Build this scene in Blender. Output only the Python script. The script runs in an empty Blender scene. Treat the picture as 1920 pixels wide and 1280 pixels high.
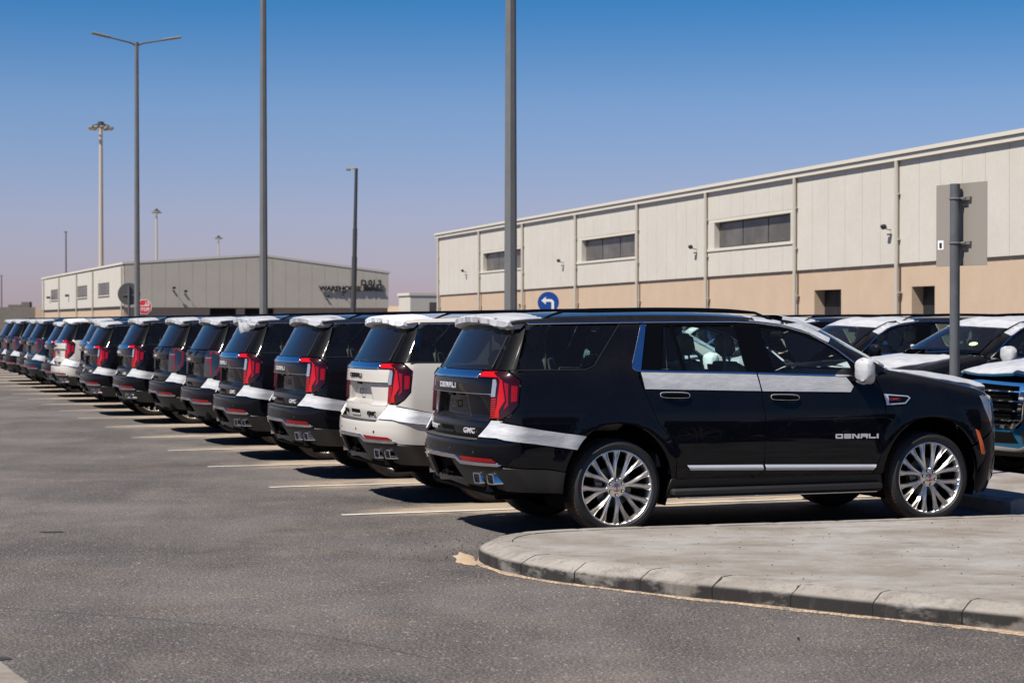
import bpy, bmesh, math, random
import numpy as np
from mathutils import Vector, Matrix
from mathutils.geometry import delaunay_2d_cdt

random.seed(7); np.random.seed(7)
SC = bpy.context.scene
COL = SC.collection
PI = math.pi

# ------------------------------------------------------------------ camera, sky, sun, exposure
F_PX, CAM_H, HOR = 3600.0, 1.82, 603.0
YAW = math.atan(1305/3600.0)                       # heading of the parked cars against the picture's right
AX = np.array([math.cos(YAW), math.sin(YAW)])      # along a car, to its nose
RW = np.array([-math.sin(YAW), math.cos(YAW)])     # along the row, away from the camera
O0 = np.array([0.556, 17.228])                     # rear axle of the nearest car, on the ground

def W(t, s, z=0.0):
    p = O0 + t*AX + s*RW
    return Vector((p[0], p[1], z))

cam = bpy.data.cameras.new('camera')
cam.sensor_width = 36.0
cam.lens = F_PX/1920*36.0
cam.clip_start = 0.1; cam.clip_end = 8000
cam.dof.use_dof = True; cam.dof.focus_distance = 17.0; cam.dof.aperture_fstop = 4.5
co = bpy.data.objects.new('camera', cam); COL.objects.link(co)
co.location = (0, 0, CAM_H)
co.rotation_euler = (math.radians(90) - math.atan((640-HOR)/F_PX), 0, 0)
SC.camera = co

LA, LR, LZ = 0.53, 0.18, -0.80                     # travel of the sunlight: along cars, along row, down
lh = LA*AX + LR*RW
LDIR = Vector((lh[0], lh[1], LZ)).normalized()
sun_el = math.asin(-LDIR.z); sun_az = math.atan2(-LDIR.x, -LDIR.y)

wd = bpy.data.worlds.new('World'); SC.world = wd; wd.use_nodes = True
nt = wd.node_tree; nt.nodes.clear()
n_out = nt.nodes.new('ShaderNodeOutputWorld'); n_bg = nt.nodes.new('ShaderNodeBackground')
n_sky = nt.nodes.new('ShaderNodeTexSky'); n_sky.sky_type = 'NISHITA'; n_sky.sun_disc = False
n_sky.sun_elevation = sun_el; n_sky.sun_rotation = sun_az
n_sky.altitude = 600; n_sky.air_density = 1.0; n_sky.dust_density = 0.6; n_sky.ozone_density = 2.0
n_geo = nt.nodes.new('ShaderNodeTexCoord'); n_sep = nt.nodes.new('ShaderNodeSeparateXYZ')
n_rmp = nt.nodes.new('ShaderNodeValToRGB'); n_mul = nt.nodes.new('ShaderNodeMix'); n_mul.data_type = 'RGBA'; n_mul.blend_type = 'MULTIPLY'
n_mul.inputs[0].default_value = 1.0
nt.links.new(n_geo.outputs['Generated'], n_sep.inputs[0])
nt.links.new(n_sep.outputs['Z'], n_rmp.inputs[0])
cr = n_rmp.color_ramp                                # dusty lilac near the ground, clear deep blue above, the same all round
cr.elements[0].position = 0.0; cr.elements[0].color = (*(0.718, 0.6, 0.868), 1)
cr.elements[1].position = 1.0; cr.elements[1].color = (.15, .34, .62, 1)
for p_, c_ in ((.016, (*(0.718, 0.6, 0.868), 1)), (.056, (*(0.743, 0.667, 0.92), 1)), (.112, (*(0.561, 0.686, 0.949), 1)), (.163, (*(0.193, 0.549, 0.891), 1)), (.45, (.16, .38, .70, 1))):
    e_ = cr.elements.new(p_); e_.color = c_
nt.links.new(n_sky.outputs[0], n_mul.inputs[6]); nt.links.new(n_rmp.outputs[0], n_mul.inputs[7])
nt.links.new(n_mul.outputs[2], n_bg.inputs[0]); n_bg.inputs[1].default_value = 0.071
nt.links.new(n_bg.outputs[0], n_out.inputs[0])

sl = bpy.data.lights.new('sun', 'SUN'); sl.energy = 5.0; sl.angle = math.radians(0.5); sl.color = (1.0, .94, .85)
so = bpy.data.objects.new('sun', sl); COL.objects.link(so)
so.rotation_euler = LDIR.to_track_quat('-Z', 'Y').to_euler(); so.location = (-10, -10, 40)

vs = SC.view_settings
SC.display_settings.display_device = 'sRGB'
vs.view_transform = 'Standard'; vs.look = 'None'; vs.gamma = 1.0; vs.use_curve_mapping = False; vs.exposure = 0.5
SC.render.engine = 'CYCLES'
SC.cycles.max_bounces = 8; SC.cycles.transparent_max_bounces = 16

# ------------------------------------------------------------------ materials
def newmat(name):
    m = bpy.data.materials.new(name); m.use_nodes = True
    t = m.node_tree; b = t.nodes['Principled BSDF']
    return m, t, b

def P(name, col, rough=.5, metal=0.0, coat=0.0, spec=.5, **kw):
    m, t, b = newmat(name)
    b.inputs['Base Color'].default_value = (*col, 1); b.inputs['Roughness'].default_value = rough
    b.inputs['Metallic'].default_value = metal; b.inputs['Coat Weight'].default_value = coat
    b.inputs['Coat Roughness'].default_value = .03
    b.inputs['Specular IOR Level'].default_value = spec
    return m

def N(t, typ, **kw):
    n = t.nodes.new(typ)
    for k, v in kw.items():
        if k in n.inputs: n.inputs[k].default_value = v
        else: setattr(n, k, v)
    return n

def noise(t, scale, detail=4, rough=.55, coord=None, vec=None):
    n = N(t, 'ShaderNodeTexNoise'); n.inputs['Scale'].default_value = scale
    n.inputs['Detail'].default_value = detail; n.inputs['Roughness'].default_value = rough
    if vec is not None: t.links.new(vec, n.inputs['Vector'])
    return n

def ramp(t, src, stops):
    r = t.nodes.new('ShaderNodeValToRGB')
    while len(r.color_ramp.elements) < len(stops): r.color_ramp.elements.new(.5)
    for e, (p, c) in zip(r.color_ramp.elements, stops):
        e.position = p; e.color = (*c, 1) if len(c) == 3 else c
    t.links.new(src, r.inputs[0]); return r

def mixc(t, fac, a, b, mode='MIX'):
    m = t.nodes.new('ShaderNodeMix'); m.data_type = 'RGBA'; m.blend_type = mode
    if isinstance(fac, (int, float)): m.inputs[0].default_value = fac
    else: t.links.new(fac, m.inputs[0])
    for i, v in ((6, a), (7, b)):
        if isinstance(v, tuple): m.inputs[i].default_value = (*v, 1)
        else: t.links.new(v, m.inputs[i])
    return m.outputs[2]

def math_(t, op, a, b=None, clamp=False):
    m = t.nodes.new('ShaderNodeMath'); m.operation = op; m.use_clamp = clamp
    for i, v in ((0, a), (1, b)):
        if v is None: continue
        if isinstance(v, (int, float)): m.inputs[i].default_value = v
        else: t.links.new(v, m.inputs[i])
    return m.outputs[0]

def bump(t, b, h, strength, dist):
    n = t.nodes.new('ShaderNodeBump'); n.inputs['Strength'].default_value = strength; n.inputs['Distance'].default_value = dist
    t.links.new(h, n.inputs['Height']); t.links.new(n.outputs[0], b.inputs['Normal']); return n

def coordv(t, which='Object', scale=(1, 1, 1)):
    c = t.nodes.new('ShaderNodeTexCoord'); m = t.nodes.new('ShaderNodeMapping')
    m.inputs['Scale'].default_value = scale
    t.links.new(c.outputs[which], m.inputs[0]); return m.outputs[0]

def paint(name, col, dust=(.16, .13, .105), amount=.50, rough=.3, metal=0.0, coat=1.0):
    m, t, b = newmat(name)
    v = coordv(t)
    g = t.nodes.new('ShaderNodeNewGeometry'); s = t.nodes.new('ShaderNodeSeparateXYZ')
    t.links.new(g.outputs['Normal'], s.inputs[0])
    n1 = noise(t, 3.0, 5, .6, vec=v); n2 = noise(t, 160, 2, .6, vec=v)
    up = math_(t, 'MULTIPLY_ADD', s.outputs['Z'], .55); up.node.inputs[2].default_value = .0
    up = math_(t, 'MAXIMUM', up, .003)
    a = math_(t, 'MULTIPLY', up, n1.outputs[0]); a = math_(t, 'MULTIPLY', a, ramp(t, n2.outputs[0], [(.40, (.25,)*3), (.62, (1,)*3)]).outputs[0])
    a = math_(t, 'MULTIPLY', a, amount*2.0, True)
    t.links.new(mixc(t, a, col, dust), b.inputs['Base Color'])
    t.links.new(math_(t, 'MULTIPLY_ADD', a, .5), b.inputs['Coat Roughness'])
    b.inputs['Coat Roughness'].links[0].from_node.inputs[2].default_value = .02
    b.inputs['Roughness'].default_value = rough; b.inputs['Metallic'].default_value = metal
    b.inputs['Coat Weight'].default_value = coat; b.inputs['Coat IOR'].default_value = 1.38; b.inputs['Specular IOR Level'].default_value = .03
    return m

M = {}
M['black'] = paint('black_paint', (.0022, .0026, .0050), dust=(.13, .118, .108), amount=.36, coat=.72)
M['navy'] = paint('dark_navy_paint', (.004, .026, .052), amount=.25, metal=.3)
M['white'] = paint('pearl_white_paint', (.50, .475, .435), dust=(.36, .31, .25), amount=.4)
M['blue'] = paint('blue_paint', (.006, .085, .17), amount=.25, metal=.3)
M['gloss_black'] = P('gloss_black_trim', (.003, .003, .0035), .4, 0, .55, .03); M['gloss_black'].node_tree.nodes['Principled BSDF'].inputs['Coat IOR'].default_value = 1.33
M['plastic'] = P('dark_satin_plastic', (.016, .015, .015), .42)
M['under'] = P('underbody_black', (.003, .003, .003), .9, spec=.1)
M['step_pad'] = P('ribbed_step_pad', (.035, .033, .03), .65)
M['chrome'] = P('chrome', (.82, .82, .84), .06, 1.0)
M['badge'] = P('bright_badge_silver', (.78, .78, .80), .38, .55)
M['satin_chrome'] = P('satin_chrome', (.62, .62, .63), .2, 1.0)
M['rim'] = P('polished_wheel_metal', (.83, .80, .76), .27, 1.0)
M['rim_dark'] = P('wheel_pocket_grey', (.05, .05, .05), .4, .6)
M['disc'] = P('brake_disc_steel', (.16, .16, .17), .35, .9)
M['amber'] = P('amber_lens', (.62, .10, .008), .15, coat=1)
M['red'] = P('red_lens', (.24, .002, .003), .3, coat=1, spec=.05)
M['red_bright'] = P('bright_red_lens', (.46, .003, .004), .3, coat=1, spec=.05)
M['red_dark'] = P('smoked_red_lens', (.022, .001, .0012), .3, coat=1, spec=.05)
M['red_dull'] = P('dull_red_lens', (.13, .008, .011), .3, coat=1, spec=.05)
M['smoke'] = P('smoked_lens', (.012, .016, .018), .08, coat=1)
M['clear_lens'] = P('clear_lens', (.30, .30, .33), .08, .3, coat=1)
M['emblem_red'] = P('emblem_red', (.30, .03, .04), .4)
M['seat'] = P('seat_leather', (.20, .19, .165), .6)
M['seat_dark'] = P('dark_seat_back', (.015, .017, .02), .4)
M['cabin'] = P('cabin_trim', (.12, .11, .10), .7)
M['headliner'] = P('headliner_cloth', (.25, .24, .22), .9)
M['plastic_wrap'] = P('clear_plastic_wrap', (.62, .64, .60), .3, coat=.5)

def tyre_mat():
    m, t, b = newmat('tyre_rubber')
    v = coordv(t); n = noise(t, 40, 4, .6, vec=v)
    g = t.nodes.new('ShaderNodeTexCoord'); s = t.nodes.new('ShaderNodeSeparateXYZ'); t.links.new(g.outputs['Object'], s.inputs[0])
    r2 = math_(t, 'SQRT', math_(t, 'ADD', math_(t, 'MULTIPLY', s.outputs[0], s.outputs[0]), math_(t, 'MULTIPLY', s.outputs[2], s.outputs[2])))
    tread = math_(t, 'MULTIPLY', math_(t, 'SUBTRACT', r2, .392, True), 60, True)
    f = math_(t, 'MULTIPLY', tread, math_(t, 'MULTIPLY', n.outputs[0], .75))
    t.links.new(mixc(t, f, (.010, .010, .011), (.15, .09, .055)), b.inputs['Base Color'])
    b.inputs['Roughness'].default_value = .62
    bump(t, b, n.outputs[0], .2, .004)
    return m
M['tyre'] = tyre_mat()

def film_mat(name='white_protective_film', k=1.0):
    m, t, b = newmat(name)
    v = coordv(t); v2 = coordv(t, scale=(.8, .8, 2.4))
    n1 = noise(t, 7, 5, .6, vec=v2); n2 = noise(t, 34, 4, .65, vec=v)
    h = math_(t, 'ADD', n1.outputs[0], math_(t, 'MULTIPLY', n2.outputs[0], .25))
    t.links.new(mixc(t, ramp(t, n1.outputs[0], [(.35, (0,)*3), (.65, (1,)*3)]).outputs[0], (.36*k, .37*k, .395*k), (.47*k, .475*k, .49*k)), b.inputs['Base Color'])
    b.inputs['Roughness'].default_value = .42; b.inputs['Specular IOR Level'].default_value = .4
    bump(t, b, h, .28, .02)
    return m
M['film'] = film_mat(); M['film_on_white'] = film_mat('white_film_over_white_paint', 1.62)

def glass(name, tint, ior=1.5, dust=.010):
    m = bpy.data.materials.new(name); m.use_nodes = True; t = m.node_tree; t.nodes.clear()
    o = N(t, 'ShaderNodeOutputMaterial'); tr = N(t, 'ShaderNodeBsdfTransparent'); gl = N(t, 'ShaderNodeBsdfGlossy'); df = N(t, 'ShaderNodeBsdfDiffuse')
    tr.inputs[0].default_value = (*tint, 1); gl.inputs['Roughness'].default_value = .01; gl.inputs[0].default_value = (1, 1, 1, 1)
    df.inputs[0].default_value = (.4, .35, .3, 1)
    fr = N(t, 'ShaderNodeFresnel'); fr.inputs[0].default_value = ior
    m1 = N(t, 'ShaderNodeMixShader'); m2 = N(t, 'ShaderNodeMixShader')
    v = coordv(t); n = noise(t, 130, 3, .6, vec=v)
    t.links.new(ramp(t, n.outputs[0], [(.3, (dust*.8,)*3), (.75, (dust*1.6,)*3)]).outputs[0], m1.inputs[0])
    t.links.new(tr.outputs[0], m1.inputs[1]); t.links.new(df.outputs[0], m1.inputs[2])
    t.links.new(fr.outputs[0], m2.inputs[0]); t.links.new(m1.outputs[0], m2.inputs[1]); t.links.new(gl.outputs[0], m2.inputs[2])
    t.links.new(m2.outputs[0], o.inputs[0])
    return m
M['glass'] = glass('tinted_window_glass', (.80, .94, .90))
M['shield'] = glass('windshield_glass', (.80, .93, .90), 1.7, .02)
M['privacy'] = glass('privacy_window_glass', (.24, .30, .30))
M['rear_glass'] = glass('rear_window_glass', (.16, .18, .19), 1.55, .02)

# ------------------------------------------------------------------ mesh helpers
def tab(pts, sig=.03, lo=-2.0, hi=6.0, st=.005):
    xs = np.arange(lo, hi, st); p = np.array(pts, float)
    ys = np.interp(xs, p[:, 0], p[:, 1])
    # keep end slopes
    if len(p) > 1:
        s0 = (p[1, 1]-p[0, 1])/(p[1, 0]-p[0, 0]); s1 = (p[-1, 1]-p[-2, 1])/(p[-1, 0]-p[-2, 0])
        ys = np.where(xs < p[0, 0], p[0, 1]+s0*(xs-p[0, 0]), ys); ys = np.where(xs > p[-1, 0], p[-1, 1]+s1*(xs-p[-1, 0]), ys)
    k = int(4*sig/st); g = np.exp(-.5*(np.arange(-k, k+1)*st/sig)**2); g /= g.sum()
    ys = np.convolve(np.pad(ys, k, mode='edge'), g, 'valid')
    return lambda x: np.interp(x, xs, ys)

def in_poly(pts, poly):
    x, y = pts[:, 0], pts[:, 1]; ins = np.zeros(len(pts), bool); n = len(poly)
    for i in range(n):
        x0, y0 = poly[i]; x1, y1 = poly[(i+1) % n]
        c = ((y0 > y) != (y1 > y)) & (x < (x1-x0)*(y-y0)/((y1-y0) if y1 != y0 else 1e-12)+x0)
        ins ^= c
    return ins

def dist_poly(pts, poly):
    d = np.full(len(pts), 1e9); n = len(poly); P_ = np.array(poly)
    for i in range(n):
        a = P_[i]; b = P_[(i+1) % n]; ab = b-a; L = max(ab@ab, 1e-12)
        u = np.clip(((pts-a)@ab)/L, 0, 1); q = a+u[:, None]*ab
        d = np.minimum(d, np.hypot(*(pts-q).T))
    return d

def resample(poly, step):
    out = []
    for i in range(len(poly)):
        a = np.array(poly[i], float); b = np.array(poly[(i+1) % len(poly)], float)
        n = max(1, int(round(np.hypot(*(b-a))/step)))
        for k in range(n): out.append(tuple(a+(b-a)*k/n))
    return out

def rounded(poly, r):
    """poly corners cut to arcs; r a number or one per corner"""
    n = len(poly); out = []
    rs = r if isinstance(r, (list, tuple)) else [r]*n
    for i in range(n):
        p = np.array(poly[i], float); a = np.array(poly[i-1], float); b = np.array(poly[(i+1) % n], float)
        if rs[i] <= 0: out.append(tuple(p)); continue
        da = a-p; db = b-p; la = np.hypot(*da); lb = np.hypot(*db)
        d = min(rs[i], la*.45, lb*.45); p0 = p+da/la*d; p1 = p+db/lb*d
        for k in range(5):
            u = k/4; out.append(tuple((1-u)**2*p0+2*u*(1-u)*p+u*u*p1))
    return out

class Surf:
    """mesh with explicit vertex normals"""
    def __init__(s): s.v = []; s.f = []; s.n = []; s.m = []
    def add(s, v, f, n, mi=0):
        o = len(s.v); s.v += [tuple(map(float, q)) for q in v]; s.n += [tuple(map(float, q)) for q in n]
        s.f += [tuple(int(i)+o for i in q) for q in f]; s.m += [mi]*len(f)
    def patch(s, fn, loops, step=.05, off=0.0, rim=.015, mi=0, mirror=False, centre=(1.4, 0, .9), flip=False):
        loops = [resample(l, step) for l in loops]
        outer = loops[0]; arr = np.array(outer)
        lo = arr.min(0); hi = arr.max(0)
        gx = np.arange(lo[0]+step/2, hi[0], step); gy = np.arange(lo[1]+step/2, hi[1], step)
        G = np.array([(x, y) for y in gy for x in gx]) if len(gx)*len(gy) else np.zeros((0, 2))
        if len(G):
            k = in_poly(G, outer)
            for h in loops[1:]: k &= ~in_poly(G, h)
            G = G[k]
        if len(G):
            d = np.min([dist_poly(G, l) for l in loops], axis=0); G = G[d > step*.4]
        pts = []; edges = []
        for l in loops:
            o = len(pts); pts += l; edges += [(o+i, o+(i+1) % len(l)) for i in range(len(l))]
        nb = len(pts)
        pts += [tuple(g) for g in G]
        r = delaunay_2d_cdt([Vector(p) for p in pts], edges, [], 1, 1e-6)
        V = np.array([(p.x, p.y) for p in r[0]]); Fc = [tuple(f) for f in r[2]]
        if len(loops) > 1:
            cen = np.array([V[list(f)].mean(0) for f in Fc]); ok = in_poly(cen, outer)
            for h in loops[1:]: ok &= ~in_poly(cen, h)
            Fc = [f for f, k in zip(Fc, ok) if k]
        if not len(V) or not Fc: return
        U, T = V[:, 0], V[:, 1]; e = .004
        Pt = np.stack(fn(U, T), 1)
        Pu = np.stack(fn(U+e, T), 1)-np.stack(fn(U-e, T), 1); Pv = np.stack(fn(U, T+e), 1)-np.stack(fn(U, T-e), 1)
        Nn = np.cross(Pu, Pv); Nn /= np.maximum(np.linalg.norm(Nn, axis=1, keepdims=True), 1e-9)
        sg = np.sign(np.median(np.einsum('ij,ij->i', Nn, Pt-np.array(centre)))); sg = sg if sg else 1
        if flip: sg = -sg
        Nn *= sg
        of = off(U, T) if callable(off) else off
        Pt = Pt+Nn*(np.asarray(of)[..., None] if np.ndim(of) else of)
        if callable(off):                       # relief changes the normals: rebuild them from the faces
            acc = np.zeros_like(Pt)
            for f in Fc:
                q = np.cross(Pt[f[1]]-Pt[f[0]], Pt[f[2]]-Pt[f[0]])
                if q@Nn[f[0]] < 0: q = -q
                for i in f: acc[i] += q
            Nn = acc/np.maximum(np.linalg.norm(acc, axis=1, keepdims=True), 1e-12)
        F2 = []
        for f in Fc:
            q = np.cross(Pt[f[1]]-Pt[f[0]], Pt[f[2]]-Pt[f[0]])
            F2.append(f if q@Nn[f[0]] >= 0 else f[::-1])
        rv, rf, rn = [], [], []
        if rim:
            cnt = {}
            for f in F2:
                for i in range(len(f)):
                    a, b = f[i], f[(i+1) % len(f)]; cnt.setdefault((min(a, b), max(a, b)), []).append((a, b))
            mp = {}; acc = {}
            for k, l in cnt.items():
                if len(l) == 1:
                    a, b = l[0]; en = np.cross(Pt[b]-Pt[a], Nn[a])
                    for q in (a, b): acc[q] = acc.get(q, 0)+en
            def idx(q):
                if q not in mp:
                    en = acc[q]/max(np.linalg.norm(acc[q]), 1e-9); mp[q] = len(rv)
                    rv.append(Pt[q]); rv.append(Pt[q]-Nn[q]*rim); a1 = en+Nn[q]*.8; rn.append(a1/np.linalg.norm(a1)); rn.append(en)
                return mp[q]
            for k, l in cnt.items():
                if len(l) == 1:
                    a, b = l[0]; i, j = idx(a), idx(b); rf.append((i, i+1, j+1, j))
        for side in ((1, -1) if mirror == 'both' else ((-1,) if mirror else (1,))):
            k = np.array([1, side, 1])
            fl = (lambda f: f) if side == 1 else (lambda f: f[::-1])
            s.add(Pt*k, [fl(f) for f in F2], Nn*k, mi)
            if rf: s.add(np.array(rv)*k, [fl(f) for f in rf], np.array(rn)*k, mi)
    def mesh(s, name, mats):
        me = bpy.data.meshes.new(name); me.from_pydata(s.v, [], s.f); me.update()
        me.polygons.foreach_set('use_smooth', [True]*len(me.polygons)); me.polygons.foreach_set('material_index', s.m)
        for m in mats: me.materials.append(m)
        me.normals_split_custom_set_from_vertices(s.n)
        return me

class Geo:
    """plain shapes, shaded smooth below an angle"""
    def __init__(s): s.v = []; s.f = []; s.m = []
    def add(s, v, f, mi=0):
        o = len(s.v); s.v += [tuple(map(float, q)) for q in v]; s.f += [tuple(i+o for i in q) for q in f]; s.m += [mi]*len(f); return s
    def box(s, lo, hi, mi=0, bev=0.0, rot=None):
        x0, y0, z0 = lo; x1, y1, z1 = hi
        if bev > 0:
            b = min(bev, (x1-x0)*.45, (y1-y0)*.45, (z1-z0)*.45)
            v = []; 
            for z, i in ((z0, b), (z0+b, 0), (z1-b, 0), (z1, b)):
                x0i, x1i, y0i, y1i = x0+i, x1-i, y0+i, y1-i; c = b if i == 0 else b*.6
                v += [(x0i+c, y0i, z), (x1i-c, y0i, z), (x1i, y0i+c, z), (x1i, y1i-c, z), (x1i-c, y1i, z), (x0i+c, y1i, z), (x0i, y1i-c, z), (x0i, y0i+c, z)]
            f = [tuple(range(7, -1, -1)), tuple(range(24, 32))]
            for r in range(3):
                for i in range(8): f.append((r*8+i, r*8+(i+1) % 8, r*8+8+(i+1) % 8, r*8+8+i))
        else:
            v = [(x0, y0, z0), (x1, y0, z0), (x1, y1, z0), (x0, y1, z0), (x0, y0, z1), (x1, y0, z1), (x1, y1, z1), (x0, y1, z1)]
            f = [(3, 2, 1, 0), (4, 5, 6, 7), (0, 1, 5, 4), (1, 2, 6, 5), (2, 3, 7, 6), (3, 0, 4, 7)]
        if rot is not None: v = [rot @ Vector(q) for q in v]
        return s.add(v, f, mi)
    def prism(s, poly, y0, y1, axis='y', mi=0):
        n = len(poly)
        mk = {'y': lambda p, h: (p[0], h, p[1]), 'x': lambda p, h: (h, p[0], p[1]), 'z': lambda p, h: (p[0], p[1], h)}[axis]
        v = [mk(p, y0) for p in poly]+[mk(p, y1) for p in poly]
        return s.add(v, [tuple(range(n)), tuple(range(2*n-1, n-1, -1))]+[(i, i+n, (i+1) % n+n, (i+1) % n) for i in range(n)], mi)
    def tube(s, pts, r, seg=8, mi=0, cap=True, phase=0.0):
        pts = [Vector(p) for p in pts]; n = len(pts); rr = r if isinstance(r, (list, tuple)) else [r]*n
        v = []; up = None
        for i, p in enumerate(pts):
            d = (pts[min(i+1, n-1)]-pts[max(i-1, 0)]).normalized()
            if up is None:
                up = Vector((0, 0, 1)) if abs(d.z) < .9 else Vector((1, 0, 0))
            u = (up-d*up.dot(d)).normalized(); w = d.cross(u); up = u
            for k in range(seg):
                a = 2*PI*k/seg+phase; v.append(p+(u*math.cos(a)+w*math.sin(a))*rr[i])
        f = [(i*seg+k, i*seg+(k+1) % seg, (i+1)*seg+(k+1) % seg, (i+1)*seg+k) for i in range(n-1) for k in range(seg)]
        if cap: f += [tuple(range(seg-1, -1, -1)), tuple(range((n-1)*seg, n*seg))]
        return s.add(v, f, mi)
    def lathe_y(s, prof, seg=64, mi=0, mod=None):
        v = []
        for i, (r, y) in enumerate(prof):
            for k in range(seg):
                a = 2*PI*k/seg; q = r+(mod(i, k) if mod else 0); v.append((q*math.cos(a), y, q*math.sin(a)))
        f = [(i*seg+k, (i+1)*seg+k, (i+1)*seg+(k+1) % seg, i*seg+(k+1) % seg) for i in range(len(prof)-1) for k in range(seg)]
        return s.add(v, f, mi)
    def loft(s, secs, close=True, caps=True, mi=0):
        n = len(secs[0]); v = [q for sc in secs for q in sc]; m = n if close else n-1
        f = [(i*n+k, i*n+(k+1) % n, (i+1)*n+(k+1) % n, (i+1)*n+k) for i in range(len(secs)-1) for k in range(m)]
        if caps: f += [tuple(range(n-1, -1, -1)), tuple(range((len(secs)-1)*n, len(secs)*n))]
        return s.add(v, f, mi)
    def mesh(s, name, mats, angle=35, fix=True):
        me = bpy.data.meshes.new(name); me.from_pydata(s.v, [], s.f); me.update()
        me.polygons.foreach_set('material_index', s.m)
        if fix:
            bm = bmesh.new(); bm.from_mesh(me); bmesh.ops.recalc_face_normals(bm, faces=bm.faces); bm.to_mesh(me); bm.free()
        for m in mats: me.materials.append(m)
        if angle:
            me.polygons.foreach_set('use_smooth', [True]*len(me.polygons)); me.set_sharp_from_angle(angle=math.radians(angle))
        return me

def link(name, me, parent=None, loc=None, rot=None, kind=None):
    o = bpy.data.objects.new(name, me); COL.objects.link(o)
    if parent is not None: o.parent = parent
    if loc is not None: o.location = loc
    if rot is not None: o.rotation_euler = rot
    if kind: o['kind'] = kind
    return o

def tag(o, label, cat, group=None):
    o['label'] = label; o['category'] = cat
    if group: o['group'] = group
    return o

def thing(name, label, cat, loc, rotz=0.0, group=None):
    o = bpy.data.objects.new(name, None); COL.objects.link(o); o.empty_display_size = .3
    o.location = loc; o.rotation_euler = (0, 0, rotz)
    return tag(o, label, cat, group)

KIDS = {}
def copy_tree(o, parent=None):
    c = o.copy(); COL.objects.link(c)
    if parent is not None: c.parent = parent
    for ch in list(o.children): copy_tree(ch, c)
    return c

def text_mesh(txt, size, depth, mat, stretch=1.0, bold=0.0, spacing=1.0, bevel=0.0):
    cu = bpy.data.curves.new('txt', 'FONT'); cu.body = txt; cu.size = size; cu.extrude = depth/2; cu.offset = bold
    cu.align_x = 'CENTER'; cu.align_y = 'CENTER'; cu.space_character = spacing; cu.resolution_u = 3
    ob = bpy.data.objects.new('txt', cu); COL.objects.link(ob)
    dg = bpy.context.evaluated_depsgraph_get()
    me = bpy.data.meshes.new_from_object(ob.evaluated_get(dg))
    bpy.data.objects.remove(ob); me.transform(Matrix.Diagonal((stretch, 1, 1, 1)))
    me.materials.clear(); me.materials.append(mat)
    return me

# ------------------------------------------------------------------ the shape of the car body (x to the nose from the rear axle, y to its left, z up)
wz = tab([(.2, .93), (.3, .955), (.42, .990), (.53, 1.010), (.64, 1.019), (.80, 1.021), (.95, 1.020), (1.05, 1.013), (1.12, 1.003), (1.2, .990), (1.3, .970), (1.38, .95), (1.42, .937), (1.5, .905), (1.65, .852), (1.8, .795), (1.9, .75)], .025)
ztr = tab([(-1.1, 1.80), (-.7, 1.85), (-.2, 1.868), (.5, 1.878), (1.0, 1.874), (1.45, 1.855), (1.75, 1.815), (2.0, 1.74), (2.42, 1.55)], .12)
ztf = tab([(2.4, 1.425), (2.82, 1.372), (3.2, 1.30), (3.62, 1.21), (3.9, 1.145)], .08)
zch = tab([(2.6, 1.40), (3.0, 1.375), (3.5, 1.345), (3.78, 1.305), (3.92, 1.25), (4.01, 1.175)], .04)
RR, RF = .09, .10
AR = [(0.0, .43, .495, .53), (3.071, .43, .495, .53)]

def plan(x): return 1-.03*np.clip(np.abs(x-1.3)/2.6, 0, 1.2)**4
def flare(x, z):
    o = 0
    for xc, zc, rx, rz in AR:
        q = np.sqrt(((x-xc)/rx)**2+((z-zc)/rz)**2)
        k = np.clip(1-np.abs(q-1.05)/.24, 0, 1)
        o = o+.011*k*k*(3-2*k)*np.clip((1.10-z)/.2, 0, 1)
    return o
def round_loss(z, zt, R):
    u = np.clip((z-(zt-R))/R, 0, .97); return R*(1-np.sqrt(1-u*u))
def base_g(x, z): return wz(z)*plan(x)+flare(x, z)-round_loss(z, ztr(x), RR)
def base_f(x, z): return wz(z)*plan(x)+flare(x, z)-round_loss(z, ztf(x), RF)

class Wrap:
    """a body end: superellipse in plan, unrolled round the corner"""
    def __init__(s, xe, Rx, n, sg, base):
        s.xe, s.Rx, s.n, s.sg, s.base = xe, Rx, n, sg, base
        v = np.linspace(.3, .999, 4000); sl_ = Rx*(1-v**n)**(1/n-1)*v**(n-1)
        s.v0 = float(v[np.argmin(np.abs(sl_-1))]); s.t0 = 1-(1-s.v0**n)**(1/n)
    def w(s, z): return s.base(s.xe(z)+s.sg*s.Rx*s.t0, z)
    def end(s, y, z):
        v = np.clip(np.abs(y)/s.w(z), 0, .9999); return s.xe(z)+s.sg*s.Rx*(1-(1-v**s.n)**(1/s.n))
    def side(s, x, z):
        t = np.clip(s.sg*(x-s.xe(z))/s.Rx, 0, 1); return s.base(x, z)*(1-(1-t)**s.n)**(1/s.n)
    def sx(s, x, z): return (float(s.sg*(x-s.xe(z))-s.Rx*s.t0), z)
    def ry(s, y, z): return (float(y-s.w(z)*s.v0), z)
    def map(s, u, z):
        u = np.asarray(u, float); z = np.asarray(z, float)
        x = s.xe(z)+s.sg*(s.Rx*s.t0+np.maximum(u, 0)); ys = s.side(x, z)
        ye = s.w(z)*s.v0+np.minimum(u, 0); xe = s.end(ye, z)
        return np.where(u > 0, x, xe), np.where(u > 0, ys, ye), z
    def face(s, y, z):
        return s.end(y, z), np.asarray(y, float), np.asarray(z, float)

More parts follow.
